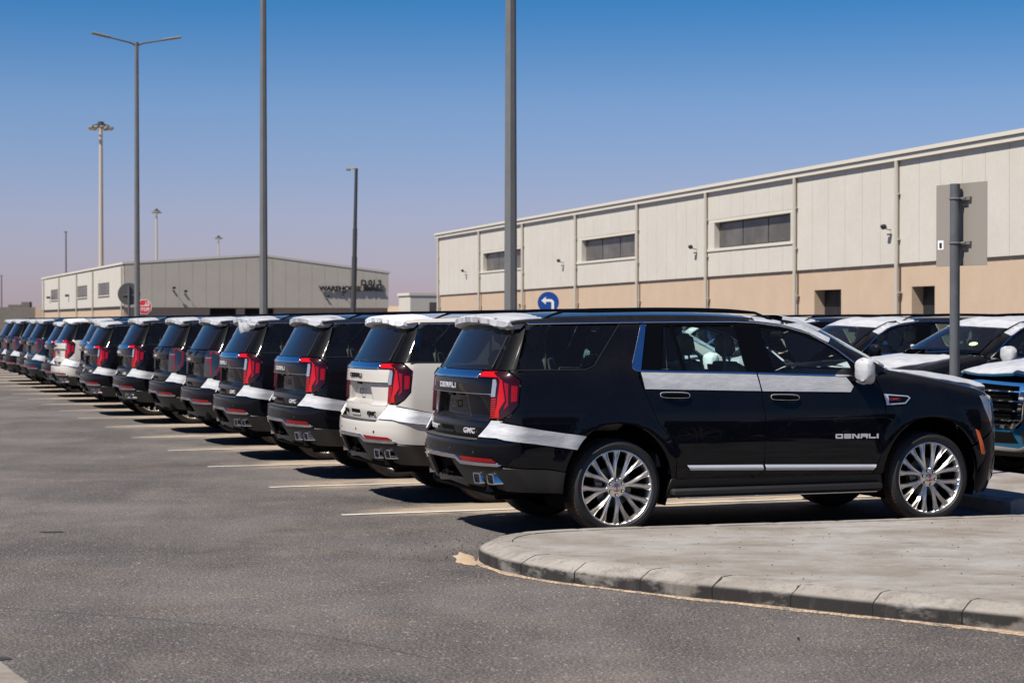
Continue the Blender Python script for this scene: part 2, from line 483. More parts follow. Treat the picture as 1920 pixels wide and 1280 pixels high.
xr_b = tab([(.3, -1.10), (.45, -1.17), (.62, -1.255), (.70, -1.275), (.82, -1.27), (.92, -1.215), (1.02, -1.18)], .02)
xr_g = tab([(.6, -1.165), (.83, -1.165), (.95, -1.185), (1.2, -1.185), (1.35, -1.18), (1.41, -1.135), (1.78, -.93), (1.9, -.86)], .012)
REAR = Wrap(xr_g, .34, 2.3, 1, base_g)
BUMP = Wrap(xr_b, .42, 2.3, 1, base_g)
FRONT = Wrap(tab([(.22, 3.955), (.34, 4.0), (.5, 4.025), (.7, 4.03), (.9, 4.02), (1.05, 4.005), (1.15, 3.99), (1.25, 3.955)], .03), .45, 2.3, -1, base_f)
def SIDE(x, z): return np.asarray(x, float), base_g(x, z), np.asarray(z, float)
def top45(x): return ztr(x)-RR*.293
def fen45(x): return ztf(x)-RF*.293
def ROOF(x, q):
    x = np.asarray(x, float); q = np.asarray(q, float)
    y45 = base_g(x, top45(x)); a = np.clip(RR*.707-q, 0, None)
    m = np.clip((q-RR*.707)/(y45-RR*.707), 0, 1)
    z = ztr(x)-RR+np.sqrt(RR*RR-a*a)+.042*(1-(1-m)**2)
    return x, y45-q, z
def FTOP(x, q):
    x = np.asarray(x, float); q = np.asarray(q, float)
    y45 = FRONT.side(x, fen45(x)); a = np.clip(RF*.707-q, 0, None)
    return x, y45-q, ztf(x)-RF+np.sqrt(RF*RF-a*a)
def yhood(x): return FRONT.side(x, fen45(x))-.10
def HOOD(x, y):
    x = np.asarray(x, float); y = np.asarray(y, float)
    m = np.clip(np.abs(y)/np.maximum(yhood(np.minimum(x, 3.72)), .1), 0, 1)
    crease = .012*np.clip(1-np.abs(np.abs(y)-.52)/.10, 0, 1)**2
    return x, y, ztf(np.minimum(x, 3.74))*1.0+(zch(x)-ztf(np.minimum(x, 3.74)))*(1-m**2.6)*1.0+crease
A_LINE = [(2.63, 1.405), (2.42, 1.535), (2.12, 1.705), (1.86, 1.81), (1.72, 1.838)]
_ax = np.array([p[0] for p in A_LINE]); _az = np.array([p[1] for p in A_LINE])
def SHIELD(p, v):
    p = np.asarray(p, float); v = np.asarray(v, float)
    xs = np.interp(v, np.linspace(0, 1, 5), _ax); zs = np.interp(v, np.linspace(0, 1, 5), _az)
    yE = base_g(xs, zs)-.012; b = .31*(1-v)+.23*v
    return xs+b*(1-p*p), yE*p, zs+.045*(1-p*p)

def arch(i, a0, a1, n=16, grow=0.0):
    xc, zc, rx, rz = AR[i]
    return [(xc+(rx+grow)*math.cos(math.radians(a0+(a1-a0)*k/n)), zc+(rz+grow)*math.sin(math.radians(a0+(a1-a0)*k/n))) for k in range(n+1)]

def strip(path, w):
    """band of width w along a path in the surface"""
    p = np.array(path, float); d = np.gradient(p, axis=0); d /= np.linalg.norm(d, axis=1, keepdims=True); nn = np.stack([-d[:, 1], d[:, 0]], 1)*w/2
    return [tuple(q) for q in p+nn]+[tuple(q) for q in (p-nn)[::-1]]

def block_text(word, h, w, gap, depth, mat, st=.24):
    """wide block capitals made of strokes"""
    g = Geo(); x = 0; B = {'D': 'tblr', 'E': 'tbml', 'A': 'tlrm', 'L': 'lb', 'I': 'i', 'N': 'lrd'}
    for c in word:
        W_ = w if c != 'I' else st*h*1.1; t = st*h; tv = st*h*1.15
        for q in B[c]:
            if q in 'tbm':
                z = {'t': h-t, 'b': 0, 'm': (h-t)/2}[q]; g.prism([(x+(tv if c != 'E' or q == 'm' else 0)*.0, z), (x+W_-(.18*h if c in 'DA' and q in 'tb' else 0), z), (x+W_-(.0), z+t*(.6 if q == 't' else 1)), (x+W_-(.18*h if c in 'DA' and q == 't' else 0), z+t), (x, z+t)], -depth/2+(.0004 if q == 'm' else 0), depth/2+(.0004 if q == 'm' else 0), 'y')
            elif q == 'd': g.prism([(x+tv*.2, h), (x+tv*1.6, h), (x+W_-tv*.2, 0), (x+W_-tv*1.6, 0)], -depth/2+.0006, depth/2+.0006, 'y')
            else:
                x0 = {'l': x, 'r': x+W_-tv, 'i': x}[q]; g.prism([(x0, 0), (x0+tv, 0), (x0+tv, h), (x0, h)], -depth/2-.0003, depth/2+.0003, 'y')
        x += W_+gap
    x -= gap
    g.v = [(p[0]-x/2, p[2]-h/2, -p[1]) for p in g.v]
    return g.mesh('lettering', [mat], 0)

CACHE = {}
def cached(key, fn):
    if key not in CACHE: CACHE[key] = fn()
    return CACHE[key]

def surf(key, mat, items):
    """items: (fn, loops, kwargs)"""
    def mk():
        s = Surf()
        for fn, loops, kw in items(): s.patch(fn, loops, **kw)
        return s.mesh(key, [mat])
    return cached((key, mat.name), mk)

def wrinkle(amp, fx=9.0, fz=40.0, seed=0.0, base=.006):
    def f(u, v):
        u = np.asarray(u); v = np.asarray(v)
        return base+amp*(np.sin(u*fx*1.3+v*fz+seed)*np.sin(u*fx*.7-v*fz*.45+1.7*seed)+.6*np.sin(v*fz*1.9+3*np.sin(u*fx*.5)+seed))
    return f

# ------------------------------------------------------------------ wheels
def wheel_meshes():
    R, RB = .412, .318
    g = Geo()
    prof = [(.322, -.006), (.335, .012), (.365, .016), (.388, .004), (.402, -.012), (.409, -.024), (.412, -.055), (.412, -.075), (.405, -.077), (.405, -.083), (.412, -.085), (.413, -.13), (.406, -.132), (.406, -.138), (.413, -.14), (.412, -.19), (.405, -.192), (.405, -.198), (.412, -.2), (.410, -.25), (.402, -.268), (.37, -.285), (.30, -.28)]
    lug = lambda i, k: (-.0035 if (k % 3 == 0 and i in (4, 5, 6, 7, 10, 11, 14, 15, 18, 19)) else 0)
    g.lathe_y(prof, 216, 0, lug); tyre = g.mesh('tyre', [M['tyre']], 30)
    g = Geo()
    g.lathe_y([(.3235, -.012), (.3235, .002), (.316, .004), (.309, -.002), (.305, -.018), (.297, -.03), (.287, -.075), (.283, -.2)], 96)
    rim = g.mesh('rim', [M['rim']], 40)
    g = Geo(); g.lathe_y([(.0, -.105), (.175, -.105), (.178, -.11), (.178, -.13), (.09, -.135)], 48); disc = g.mesh('brake_disc', [M['disc']], 40)
    g = Geo(); g.lathe_y([(.0, -.17), (.29, -.17), (.29, -.20)], 48); back = g.mesh('wheel_backing', [M['under']], 40)
    spokes = []
    for par in (0, 1):
        g = Geo(); sg = 1 if par else -1; secs = []
        st = [(.066, 4.2, .030, -.024, .02, .005, .0005), (.105, 3.9, .033, -.012, .026, .006, .001), (.135, 4.5, .036, -.008, .03, .007, .001), (.205, 7.8, .039, -.004, .034, .008, .002), (.246, 9.6, .043, -.002, .034, .016, .008), (.278, 10.6, .053, -.001, .03, .028, .014), (.312, 10.8, .064, .001, .03, .042, .015)]
        for r, a, w, y, d, gw, gd in st:
            a = math.radians(90+sg*a); ux, uz = math.cos(a), math.sin(a); tx, tz = -uz, ux
            row = [(-w/2-.003, y-d), (-w/2, y-.016), (-gw/2-.003, y), (-gw/2, y), (-gw/4, y-gd), (gw/4, y-gd), (gw/2, y), (gw/2+.003, y), (w/2, y-.016), (w/2+.003, y-d)]
            secs.append([(ux*r+tx*q, yy, uz*r+tz*q) for q, yy in row])
        g.loft(secs); spokes.append(g.mesh('spoke', [M['rim']], 25))
    g = Geo(); g.lathe_y([(.0, -.013), (.05, -.013), (.082, -.016), (.088, -.024), (.092, -.07)], 48)
    hub = g.mesh('hub', [M['rim']], 40)
    g = Geo()
    for k in range(6):
        a = PI/2+k*PI/3; c = (math.cos(a)*.063, math.sin(a)*.063)
        for r, y0, y1, mi in ((.0155, -.02, -.0115, 1), (.0095, -.02, -.003, 0)):
            g.prism([(c[0]+r*math.cos(2*PI*j/10), c[1]+r*math.sin(2*PI*j/10)) for j in range(10)], y0, y1, 'y', mi)
    nuts = g.mesh('lug_nut_ring', [M['chrome'], M['under']], 30)
    g = Geo(); g.lathe_y([(.0, -.002), (.03, -.002), (.037, -.005), (.038, -.014)], 40); cap = g.mesh('centre_cap', [M['satin_chrome']], 40)
    lt = text_mesh('GMC', .021, .001, M['emblem_red'], 1.5, .0008)
    lt.transform(Matrix.Rotation(PI, 4, 'Z') @ Matrix.Rotation(PI/2, 4, 'X')); lt.transform(Matrix.Translation((0, -.0005, 0)))
    g = Geo(); g.prism([(-.06, .10), (.06, .10), (.075, .165), (-.075, .165)], -.15, -.07, 'y'); cal = g.mesh('brake_caliper', [M['disc']], 30)
    return dict(tyre=tyre, rim=rim, disc=disc, back=back, spokes=spokes, hub=hub, nuts=nuts, cap=cap, lt=lt, cal=cal)
WM = wheel_meshes()

def add_wheel(car, x, side, spin):
    w = link('wheel', WM['tyre'].copy() if False else None, car, (x, .985*side, .412), (0, 0, 0 if side == 1 else PI))
    w['_'] = 1; del w['_']
    s = link('rim', WM['rim'], w, rot=(0, spin, 0))
    link('tyre', WM['tyre'], w, rot=(0, spin, 0))
    link('brake_disc', WM['disc'], w); link('wheel_backing', WM['back'], w)
    c = link('brake_caliper', WM['cal'], w, rot=(0, math.radians(100), 0))
    for k in range(16):
        link('spoke', WM['spokes'][k % 2], w, rot=(0, spin+math.radians(10)-(k//2)*PI/4, 0))
    link('hub', WM['hub'], w, rot=(0, spin, 0)); link('lug_nut_ring', WM['nuts'], w, rot=(0, spin+PI/6*0, 0))
    link('centre_cap', WM['cap'], w, rot=(0, spin, 0)); link('lettering', WM['lt'], w, rot=(0, spin-PI/2, 0))
    return w

# ------------------------------------------------------------------ the car
def box_mesh(key, mat, boxes, bev=.02, angle=35):
    def mk():
        g = Geo()
        for lo, hi in boxes: g.box(lo, hi, 0, bev)
        return g.mesh(key, [mat], angle)
    return cached((key, mat.name), mk)

DSEAM = [(.36, 1.806), (.225, 1.392), (.262, 1.22), (.37, .96), (.48, .83), (.54, .62), (.54, .47)]
BSEAM = [(1.235, 1.812), (1.345, 1.365), (1.392, 1.0), (1.385, .56), (1.33, .455)]
FSEAM = [(2.50, 1.33), (2.575, 1.19), (2.60, .98), (2.565, .68), (2.47, .46)]
G_ = .0028                                            # half a shut line

def shrink(poly, d=G_):
    """polygon moved in by d (counter- or clockwise)"""
    p = np.array(poly, float); n = len(p); ar = .5*np.sum(p[:, 0]*np.roll(p[:, 1], -1)-np.roll(p[:, 0], -1)*p[:, 1]); sg = 1 if ar > 0 else -1
    out = []
    for i in range(n):
        a = p[i]-p[i-1]; b = p[(i+1) % n]-p[i]
        a = a/max(np.hypot(*a), 1e-9); b = b/max(np.hypot(*b), 1e-9)
        m = np.array([-(a[1]+b[1]), a[0]+b[0]])*sg; L = np.hypot(*m)
        out.append(tuple(p[i]+(m/L*d*min(1/max(L/2, .3), 2.5) if L > 1e-6 else 0)))
    return out

def build_car(name, label, cat, paint_key, kind, loc, rotz, group, films=('spoiler', 'corner', 'band', 'hood', 'mirror', 'roof'), letters='badge', flap=False, fold=5):
    car = thing(name, label, cat, loc, rotz, group)
    PM = M[paint_key]; GB = M['gloss_black']; FM = M['film_on_white' if paint_key == 'white' else 'film']; deni = kind == 'a'
    sx, ry = REAR.sx, REAR.ry
    for side in (1, -1):
        mir = side == -1; tg = 'L' if side == 1 else 'R'
        K = lambda **k: dict(mirror=mir, **k)
        def S_(nm, mat, fn, loops, parent=None, **k):
            return link(nm, surf(nm+tg+(k.pop('key', '')), mat, lambda: [(fn, loops, K(**k))]), parent or car)
        # --- quarter panel with its pillar
        low = [(-1.02, .985), (-.40, .86)]
        q = [(-.93, 1.408), (-.853, 1.33), (-.885, 1.12), (-.95, 1.04)]+low+arch(0, 145, 4)+[(.535, .47)]+[(x, z) for x, z in DSEAM[::-1][1:-1]]+[(.35, 1.803), (.105, 1.80), (-.16, 1.475), (-.20, 1.435), (-.27, 1.412), (-.9, 1.412)]
        qp = S_('rear_quarter_panel', PM, REAR.map, [shrink([sx(*p) for p in q])], step=.045)
        if side == -1:
            pass
        S_('quarter_window', M['privacy'], SIDE, [rounded([(-.868, 1.422), (-.285, 1.422), (-.185, 1.46), (.078, 1.792), (-.715, 1.785)], [.02, .08, .05, .03, .02])], qp, off=-.004, rim=.004, step=.08)
        link('window_seal', surf('qseal'+tg, M['plastic'], lambda: [(SIDE, [strip([(-.88, 1.414), (-.27, 1.414), (-.19, 1.446), (-.165, 1.472), (.10, 1.80)], .010)], K(off=.003, rim=.006, step=.05))]), qp)
        link('pillar_moulding', surf('cchr'+tg, M['chrome'], lambda: [(SIDE, [rounded([(.300, 1.797), (.348, 1.797), (.238, 1.398), (.212, 1.392), (.165, 1.418), (.168, 1.46)], .015)], K(off=.007, rim=.012, step=.04))]), qp)
        # --- rear pillar in gloss black, from the back glass to the quarter window
        S_('rear_pillar', GB, REAR.map, [shrink([ry(.775, 1.412), sx(-.882, 1.412), sx(-.728, 1.795), sx(-.73, float(top45(-.73))), sx(-.80, float(top45(-.80))), ry(.655, 1.79)])], step=.04)
        # --- doors
        rd = DSEAM[1:]+BSEAM[::-1][:-1]
        d1 = S_('rear_door', PM, SIDE, [shrink(rd)], step=.045)
        fd = BSEAM[1:]+FSEAM[::-1]
        d2 = S_('front_door', PM, SIDE, [shrink(fd)], step=.045)
        rg = rounded([(.668, 1.392), (1.245, 1.376), (1.19, 1.795), (.605, 1.79)], .02); rq = rounded([(.43, 1.402), (.632, 1.394), (.572, 1.788), (.50, 1.786)], .02)
        fg = rounded([(1.515, 1.368), (2.31, 1.332), (2.27, 1.475), (2.12, 1.592), (1.92, 1.690), (1.66, 1.763), (1.432, 1.785)], [.02, .02, .05, .1, .1, .1, .02])
        S_('window_frame', GB, SIDE, [shrink([(.225, 1.392), (1.345, 1.365), (1.235, 1.812), (.36, 1.806)]), rg, rq], d1, step=.05, key='r')
        S_('window_frame', GB, SIDE, [shrink([(1.345, 1.365), (2.50, 1.33), (2.36, 1.42), (2.2, 1.548), (1.95, 1.70), (1.66, 1.78), (1.42, 1.806), (1.235, 1.812)]), fg], d2, step=.05, key='f')
        for nm, poly, par, mt in (('window', rg, d1, 'glass'), ('quarter_light', rq, d1, 'glass'), ('window', fg, d2, 'glass')):
            link(nm, surf(nm+tg+str(len(poly))+str(round(poly[0][0], 2)), M[mt], lambda: [(SIDE, [poly], K(off=-.010, rim=0, step=.09))]), par)
        for par, pth, ky in ((d1, [(.235, 1.398), (.6, 1.388), (1.0, 1.378), (1.338, 1.369)], 'a'), (d2, [(1.352, 1.369), (1.8, 1.351), (2.48, 1.335)], 'b')):
            link('window_moulding', surf('belt'+tg+ky, M['chrome'], lambda: [(SIDE, [strip(pth, .013)], K(off=.006, rim=.01, step=.06))]), par)
        mould = [(-.73, 1.803), (-.2, 1.811), (.4, 1.818), (1.2, 1.823), (1.42, 1.815), (1.66, 1.789), (1.93, 1.715), (2.17, 1.577), (2.34, 1.447), (2.48, 1.350)]
        link('drip_moulding', surf('drip'+tg, M['chrome'], lambda: [(SIDE, [strip(mould, .012)], K(off=.006, rim=.01, step=.06))]), car)
        for par, pol, ky in ((d1, [(.645, .589), (1.365, .576), (1.375, .528), (.67, .544)], 'a'), (d2, [(1.392, .576), (2.50, .549), (2.475, .501), (1.40, .526)], 'b')):
            link('door_moulding', surf('mld'+tg+ky, M['badge'], lambda: [(SIDE, [pol], K(off=lambda u, v: .006+.016*np.clip(1-np.abs(v-(.5660-.0215*(u-.66)))/.024, 0, 1), rim=.006, step=.009))]), par)
        for par, x0, z0 in ((d1, .40, 1.197), (d2, 1.455, 1.165)):
            def mkh():
                g = Geo(); y = float(base_g(x0+.13, z0))
                for k in range(2):
                    pass
                secs = []
                for i in range(9):
                    u = i/8; x = x0+.265*u; e = math.sin(PI*min(max(u, .02), .98))**.35; yo = .012+.026*e
                    hz = .019*e+.003
                    secs.append([(x, side*(y+yo-.012), z0-.012*u+hz), (x, side*(y+yo), z0-.012*u+hz*.5), (x, side*(y+yo), z0-.012*u-hz*.5), (x, side*(y+yo-.012), z0-.012*u-hz)])
                g.loft(secs); return g.mesh('door_handle', [M['gloss_black']], 40)
            h_ = link('door_handle', cached(('dh', tg, x0), mkh), par)
            def mkt():
                g = Geo(); y = float(base_g(x0+.13, z0)); pts = []
                for i in range(24):
                    a = 2*PI*i/24; ca, sa = math.cos(a), math.sin(a)
                    pts.append((x0+.1325+.138*np.sign(ca)*abs(ca)**.5, side*(y+.018), z0-.006-.0453*.26*ca*.5+.024*np.sign(sa)*abs(sa)**.5))
                g.tube(pts+[pts[0]], .0028, 6, cap=False); return g.mesh('handle_trim', [M['badge']], 60)
            link('handle_trim', cached(('ht', tg, x0), mkt), h_)
            link('handle_cup', surf('cup'+tg+str(x0), M['under'], lambda: [(SIDE, [[(x0+.13+.06*math.cos(a), z0-.03+.026*math.sin(a)) for a in np.linspace(0, 2*PI, 14)[:-1]]], K(off=.0015, rim=0, step=.02))]), h_)
        if deni:
            l_ = link('lettering', cached(('denside', letters), lambda: block_text('DENALI', .041, .071, .0125, .006, M['badge'], .30)), d2)
            y = float(base_g(2.3, .81)); sl_ = math.atan((float(base_g(2.3, .85))-float(base_g(2.3, .77)))/.08)
            l_.location = (2.30, side*(y+.003), .805); l_.rotation_euler = (PI/2-sl_*1.0, math.radians(.7), 0) if side == -1 else (PI/2-sl_, 0, PI)
        # --- fender
        fx = FRONT.sx
        fen = FSEAM[::-1][:-1]+[(2.52, 1.335), (2.64, 1.395)]+[(x, float(fen45(x))) for x in (2.72, 2.9, 3.1, 3.3, 3.5, 3.68, 3.735)]+[(3.715, 1.158), (3.60, 1.142), (3.635, 1.03), (3.74, .835), (3.70, .80)]+arch(1, 30, 176)[::1]+[(2.53, .46)]
        fe = S_('front_fender', PM, FRONT.map, [shrink([fx(*p) for p in fen])], step=.045)
        link('fender_top', surf('ftop'+tg, PM, lambda: [(FTOP, [[(2.70, 0), (3.0, 0), (3.4, 0), (3.735, 0), (3.735, .096), (3.4, .096), (3.0, .096), (2.70, .096)]], K(rim=.01, step=.035))]), fe)
        if deni:
            bd = [(2.585, 1.175), (2.83, 1.155), (2.855, 1.135), (2.80, 1.085), (2.61, 1.075), (2.60, 1.13)]
            b_ = link('fender_badge', surf('fbadge'+tg, M['badge'], lambda: [(FRONT.map, [[fx(*p) for p in bd]], K(off=.008, rim=.008, step=.03))]), fe)
            link('badge_inlay', surf('fbadge2'+tg, M['gloss_black'], lambda: [(FRONT.map, [[fx(*p) for p in ((2.628, 1.160), (2.82, 1.147), (2.838, 1.135), (2.793, 1.096), (2.632, 1.088))]], K(off=.010, rim=.002, step=.03))]), b_)
            t_ = link('lettering', cached(('gmcs',), lambda: text_mesh('GMC', .032, .003, M['emblem_red'], 1.6, .0004)), b_)
            yb = float(base_f(2.70, 1.125)); t_.location = (2.69, side*(yb+.013), 1.127); t_.rotation_euler = (PI/2+math.radians(-4), 0, 0) if side == -1 else (PI/2, 0, PI)
        S_('side_marker', M['amber'], FRONT.map, [rounded([fx(*p) for p in ((3.535, .845), (3.575, .825), (3.625, .70), (3.645, .615), (3.605, .612), (3.575, .73))], .012)], fe, off=.005, rim=.01, step=.03)
        # --- head lamp
        hl = [fx(3.60, 1.142), fx(3.715, 1.158), FRONT.ry(.82, 1.14), FRONT.ry(.70, 1.10), FRONT.ry(.70, .80), FRONT.ry(.84, .745), fx(3.745, .835), fx(3.635, 1.03)]
        hd = S_('headlamp', M['smoke'], FRONT.map, [shrink(hl, .004)], step=.04, off=.002)
        link('running_light', surf('drl'+tg, M['clear_lens'], lambda: [(FRONT.map, [[fx(3.61, 1.132), fx(3.72, 1.146), FRONT.ry(.80, 1.125), FRONT.ry(.80, 1.085), fx(3.70, 1.10), fx(3.69, 1.0), fx(3.752, .86), fx(3.735, .86), fx(3.648, 1.03)]], K(off=.005, rim=.004, step=.03))]), hd)
        for z0 in (1.04, .96, .88):
            link('lamp_unit', surf('lu'+tg+str(z0), M['clear_lens'], lambda: [(FRONT.map, [[FRONT.ry(.73, z0), FRONT.ry(.82, z0), FRONT.ry(.82, z0-.05), FRONT.ry(.73, z0-.05)]], K(off=.005, rim=.004, step=.03))]), hd)
        # --- tail lamp
        if deni:
            tl = [ry(.60, 1.402), ry(.80, 1.405), sx(-.945, 1.402), sx(-.86, 1.33), sx(-.892, 1.12), sx(-.957, 1.045), ry(.90, 1.0), ry(.795, 1.005), ry(.795, 1.345), ry(.60, 1.345)]
            t = S_('tail_lamp', M['red_dark'], REAR.map, [shrink(tl)], step=.03, off=.004, rim=.03, key='a')
            link('red_lens', surf('tl1'+tg, M['red_bright'], lambda: [(REAR.map, [[ry(.635, 1.395), ry(.80, 1.398), sx(-1.06, 1.39), sx(-.995, 1.33), sx(-.985, 1.16), sx(-1.035, 1.075), ry(.89, 1.015), ry(.84, 1.02), ry(.862, 1.12), ry(.862, 1.32), ry(.845, 1.352), ry(.635, 1.354)]], K(off=.008, rim=.006, step=.025))]), t)
            link('side_lens', surf('tl2'+tg, M['red'], lambda: [(REAR.map, [[sx(-.985, 1.31), sx(-.955, 1.30), sx(-.965, 1.12), sx(-1.0, 1.08), sx(-.975, 1.16)]], K(off=.0075, rim=.004, step=.02))]), t)
            link('side_lens', surf('tl2b'+tg, M['red'], lambda: [(REAR.map, [[sx(-.935, 1.285), sx(-.888, 1.28), sx(-.902, 1.155), sx(-.945, 1.15)]], K(off=.0075, rim=.004, step=.02))]), t)
            rv = link('reversing_lens', surf('tl3'+tg, M['clear_lens'], lambda: [(REAR.map, [[ry(.80, 1.335), ry(.825, 1.335), ry(.84, 1.30), ry(.842, 1.19), ry(.80, 1.19)]], K(off=.010, rim=.006, step=.02))]), t)
            def rows():
                return [(REAR.map, [[ry(.805, z), ry(.852, z), ry(.852, z-.009), ry(.805, z-.009)]], K(off=.010, rim=.004, step=.03)) for z in np.arange(1.175, 1.02, -.019)]
            link('light_bar', surf('tl4'+tg, M['red_bright'], rows), t)
        else:
            tl = [ry(.70, 1.402), ry(.80, 1.405), sx(-.945, 1.402), sx(-.86, 1.33), sx(-.892, 1.12), sx(-.957, 1.045), ry(.90, 1.0), ry(.70, 1.005)]
            t = S_('tail_lamp', M['smoke'], REAR.map, [shrink(tl)], step=.03, off=.004, rim=.03, key='b')
            link('red_lens', surf('tlb1'+tg, M['red_dull'], lambda: [(REAR.map, [[ry(.84, 1.385), sx(-1.06, 1.37), sx(-1.02, 1.30), sx(-1.03, 1.15), ry(.90, 1.04), ry(.855, 1.035), ry(.835, 1.22), ry(.75, 1.24), ry(.75, 1.275), ry(.84, 1.31)]], K(off=.008, rim=.006, step=.025))]), t)
            link('side_lens', surf('tlb2'+tg, M['red_dull'], lambda: [(REAR.map, [[sx(-.99, 1.385), sx(-.955, 1.385), sx(-.885, 1.32), sx(-.915, 1.13), sx(-.975, 1.06), sx(-1.0, 1.07), sx(-.94, 1.15), sx(-.918, 1.31)]], K(off=.008, rim=.006, step=.025))]), t)
            link('light_bar', surf('tlb3'+tg, M['clear_lens'], lambda: [(REAR.map, [[ry(.74, 1.292), sx(-1.03, 1.292), sx(-1.03, 1.284), ry(.74, 1.284)]], K(off=.010, rim=.004, step=.03))]), t)
        # --- sill, step
        S_('rocker_panel', M['plastic'], SIDE, [[(.50, .465), (2.56, .455), (2.60, .30), (.46, .30)]], step=.07, off=-.012)
        rb = link('running_board', box_mesh('rb'+tg, M['plastic'], [((.50, min(side*.80, side*1.03), .318), (2.57, max(side*.80, side*1.03), .388))], .02), car)
        link('step_trim', box_mesh('rbt'+tg, M['satin_chrome'], [((.56, min(side*1.0, side*1.034), .302), (2.50, max(side*1.0, side*1.034), .316))], .004), rb)
        # --- arches
        for i in (0, 1):
            def mkl():
                g = Geo(); xc, zc, rx, rz = AR[i]; v = []; n = 20
                for yy, sc in ((.99, .99), (.93, 1.03), (.55, 1.03), (.55, .2)):
                    for k in range(n+1):
                        a = math.radians(-22+224*k/n); v.append((xc+rx*sc*math.cos(a), side*yy*(1 if yy < .95 else .985), max(.24, zc+rz*sc*math.sin(a))))
                f = [(r*(n+1)+k, r*(n+1)+k+1, (r+1)*(n+1)+k+1, (r+1)*(n+1)+k) for r in range(3) for k in range(n)]
                g.add(v, f); return g.mesh('wheel_arch_liner', [M['under']], 40, fix=False)
            link('wheel_arch_liner', cached(('liner', tg, i), mkl), car)
        # --- door mirror
        def mkm(infl):
            g = Geo(); secs = []; n = 18
            for j, (yy, hx, hz, dx) in enumerate(((1.0, .03, .03, 0), (1.02, .042, .08, 0), (1.06, .055, .105, 0), (1.13, .060, .110, .0), (1.19, .054, .098, -.008), (1.225, .040, .072, -.015), (1.238, .02, .035, -.02))):
                sc = []
                for k in range(n):
                    a = 2*PI*k/n; ca, sa = math.cos(a), math.sin(a)
                    nz = infl*(1+1.1*math.sin(5*a+j*2.1)*math.sin(3.1*j+2*a)+.6*math.sin(9*a+j*1.3))
                    sc.append((2.325+dx+(hx+nz)*np.sign(ca)*abs(ca)**.62, side*(yy+(infl if yy > 1.13 else 0)), 1.385+(hz+nz)*np.sign(sa)*abs(sa)**.62))
                secs.append(sc)
            g.loft(secs); return g
        mm = link('door_mirror', cached(('mirror', tg, paint_key), lambda: mkm(0).mesh('door_mirror', [PM], 60)), car)
        def mka():
            g = Geo(); g.loft([[(2.25, side*.90, 1.285), (2.41, side*.90, 1.285), (2.39, side*.90, 1.335), (2.27, side*.90, 1.335)], [(2.29, side*1.06, 1.30), (2.38, side*1.06, 1.30), (2.37, side*1.06, 1.34), (2.30, side*1.06, 1.34)]]); return g.mesh('mirror_arm', [GB], 30)
        link('mirror_arm', cached(('marm', tg), mka), mm)
        if 'mirror' in films:
            link('protective_film', cached(('mfilm', tg, FM.name), lambda: mkm(.008).mesh('protective_film', [FM], 60)), mm)
        # --- films
        if 'band' in films:
            link('protective_film', surf('fb1'+tg, FM, lambda: [(SIDE, [[(.24, 1.386), (.6, 1.378), (1.0, 1.368), (1.335, 1.358), (1.362, 1.215), (.9, 1.228), (.263, 1.245)]], K(off=wrinkle(.0012, 6, 25), rim=.004, step=.03))]), d1)
            link('protective_film', surf('fb2'+tg, FM, lambda: [(SIDE, [[(1.352, 1.357), (2.22, 1.327), (2.285, 1.245), (2.25, 1.195), (1.378, 1.214)]], K(off=wrinkle(.0012, 6, 25, 2), rim=.004, step=.03))]), d2)
        # --- rear bumper halves hang off one bumper below
        # --- roof rail
        def mkr():
            g = Geo(); pts = []
            for x in np.linspace(-.55, 1.62, 26):
                u = (x+.55)/2.17; lift = .052*min(1, math.sin(PI*min(max(u, 0), 1))*4.5)
                X, Y, Z = ROOF(x, .055); pts.append((x, side*float(Y), float(Z)+lift-.004))
            g.tube(pts, [.008+.012*min(1, 5*min(i, 25-i)/25) for i in range(26)], 8)
            return g.mesh('roof_rail', [GB], 60)
        link('roof_rail', cached(('rail', tg), mkr), car)

    both = lambda **k: dict(mirror='both', **k)
    # --- roof, cant rails, pillars
    def roof_items():
        xs = np.linspace(-.86, 1.70, 14)
        edge = [(x, 0.0) for x in xs]+[(1.72+.23*(1-(1-m)**2), .79*m) for m in np.linspace(0, 1, 8)]
        y0 = [float(base_g(x, top45(x))) for x in (edge[-1][0], -1.0)]
        lp = edge[:-1]+[(1.95, y0[0]), (-.95, y0[1]-.0), (-.88, .35)]
        cant = [(-.74, 1.799), (-.2, 1.803), (.36, 1.811), (1.235, 1.816), (1.42, 1.809), (1.66, 1.783), (1.95, 1.703), (2.2, 1.552), (2.36, 1.424), (2.51, 1.336), (2.63, 1.392)]+A_LINE+[(x, float(top45(x))) for x in np.linspace(1.66, -.74, 14)]
        return [(ROOF, [lp], both(rim=.012, step=.06)), (SIDE, [cant], both(rim=.012, step=.03))]
    roof = link('roof', surf('roof', PM, roof_items), car)
    link('headliner', surf('headl', M['headliner'], lambda: [(ROOF, [[(-.8, .06), (1.65, .06), (1.85, .74), (-.8, .74)]], both(off=-.05, rim=0, step=.12))]), roof)
    link('windshield', surf('ws', M['shield'], lambda: [(SHIELD, [[(-.985, .01), (.985, .01), (.985, .985), (-.985, .985)]], dict(rim=0, step=.12))]), car)
    link('windshield_band', surf('wsb', M['gloss_black'], lambda: [(SHIELD, [[(-.99, -.02), (.99, -.02), (.99, .06), (.5, .04), (-.5, .04), (-.99, .06)]], dict(off=.003, rim=0, step=.08)), (SHIELD, [[(-.99, .95), (.99, .95), (.99, 1.0), (-.99, 1.0)]], dict(off=.003, rim=0, step=.08))]), car)
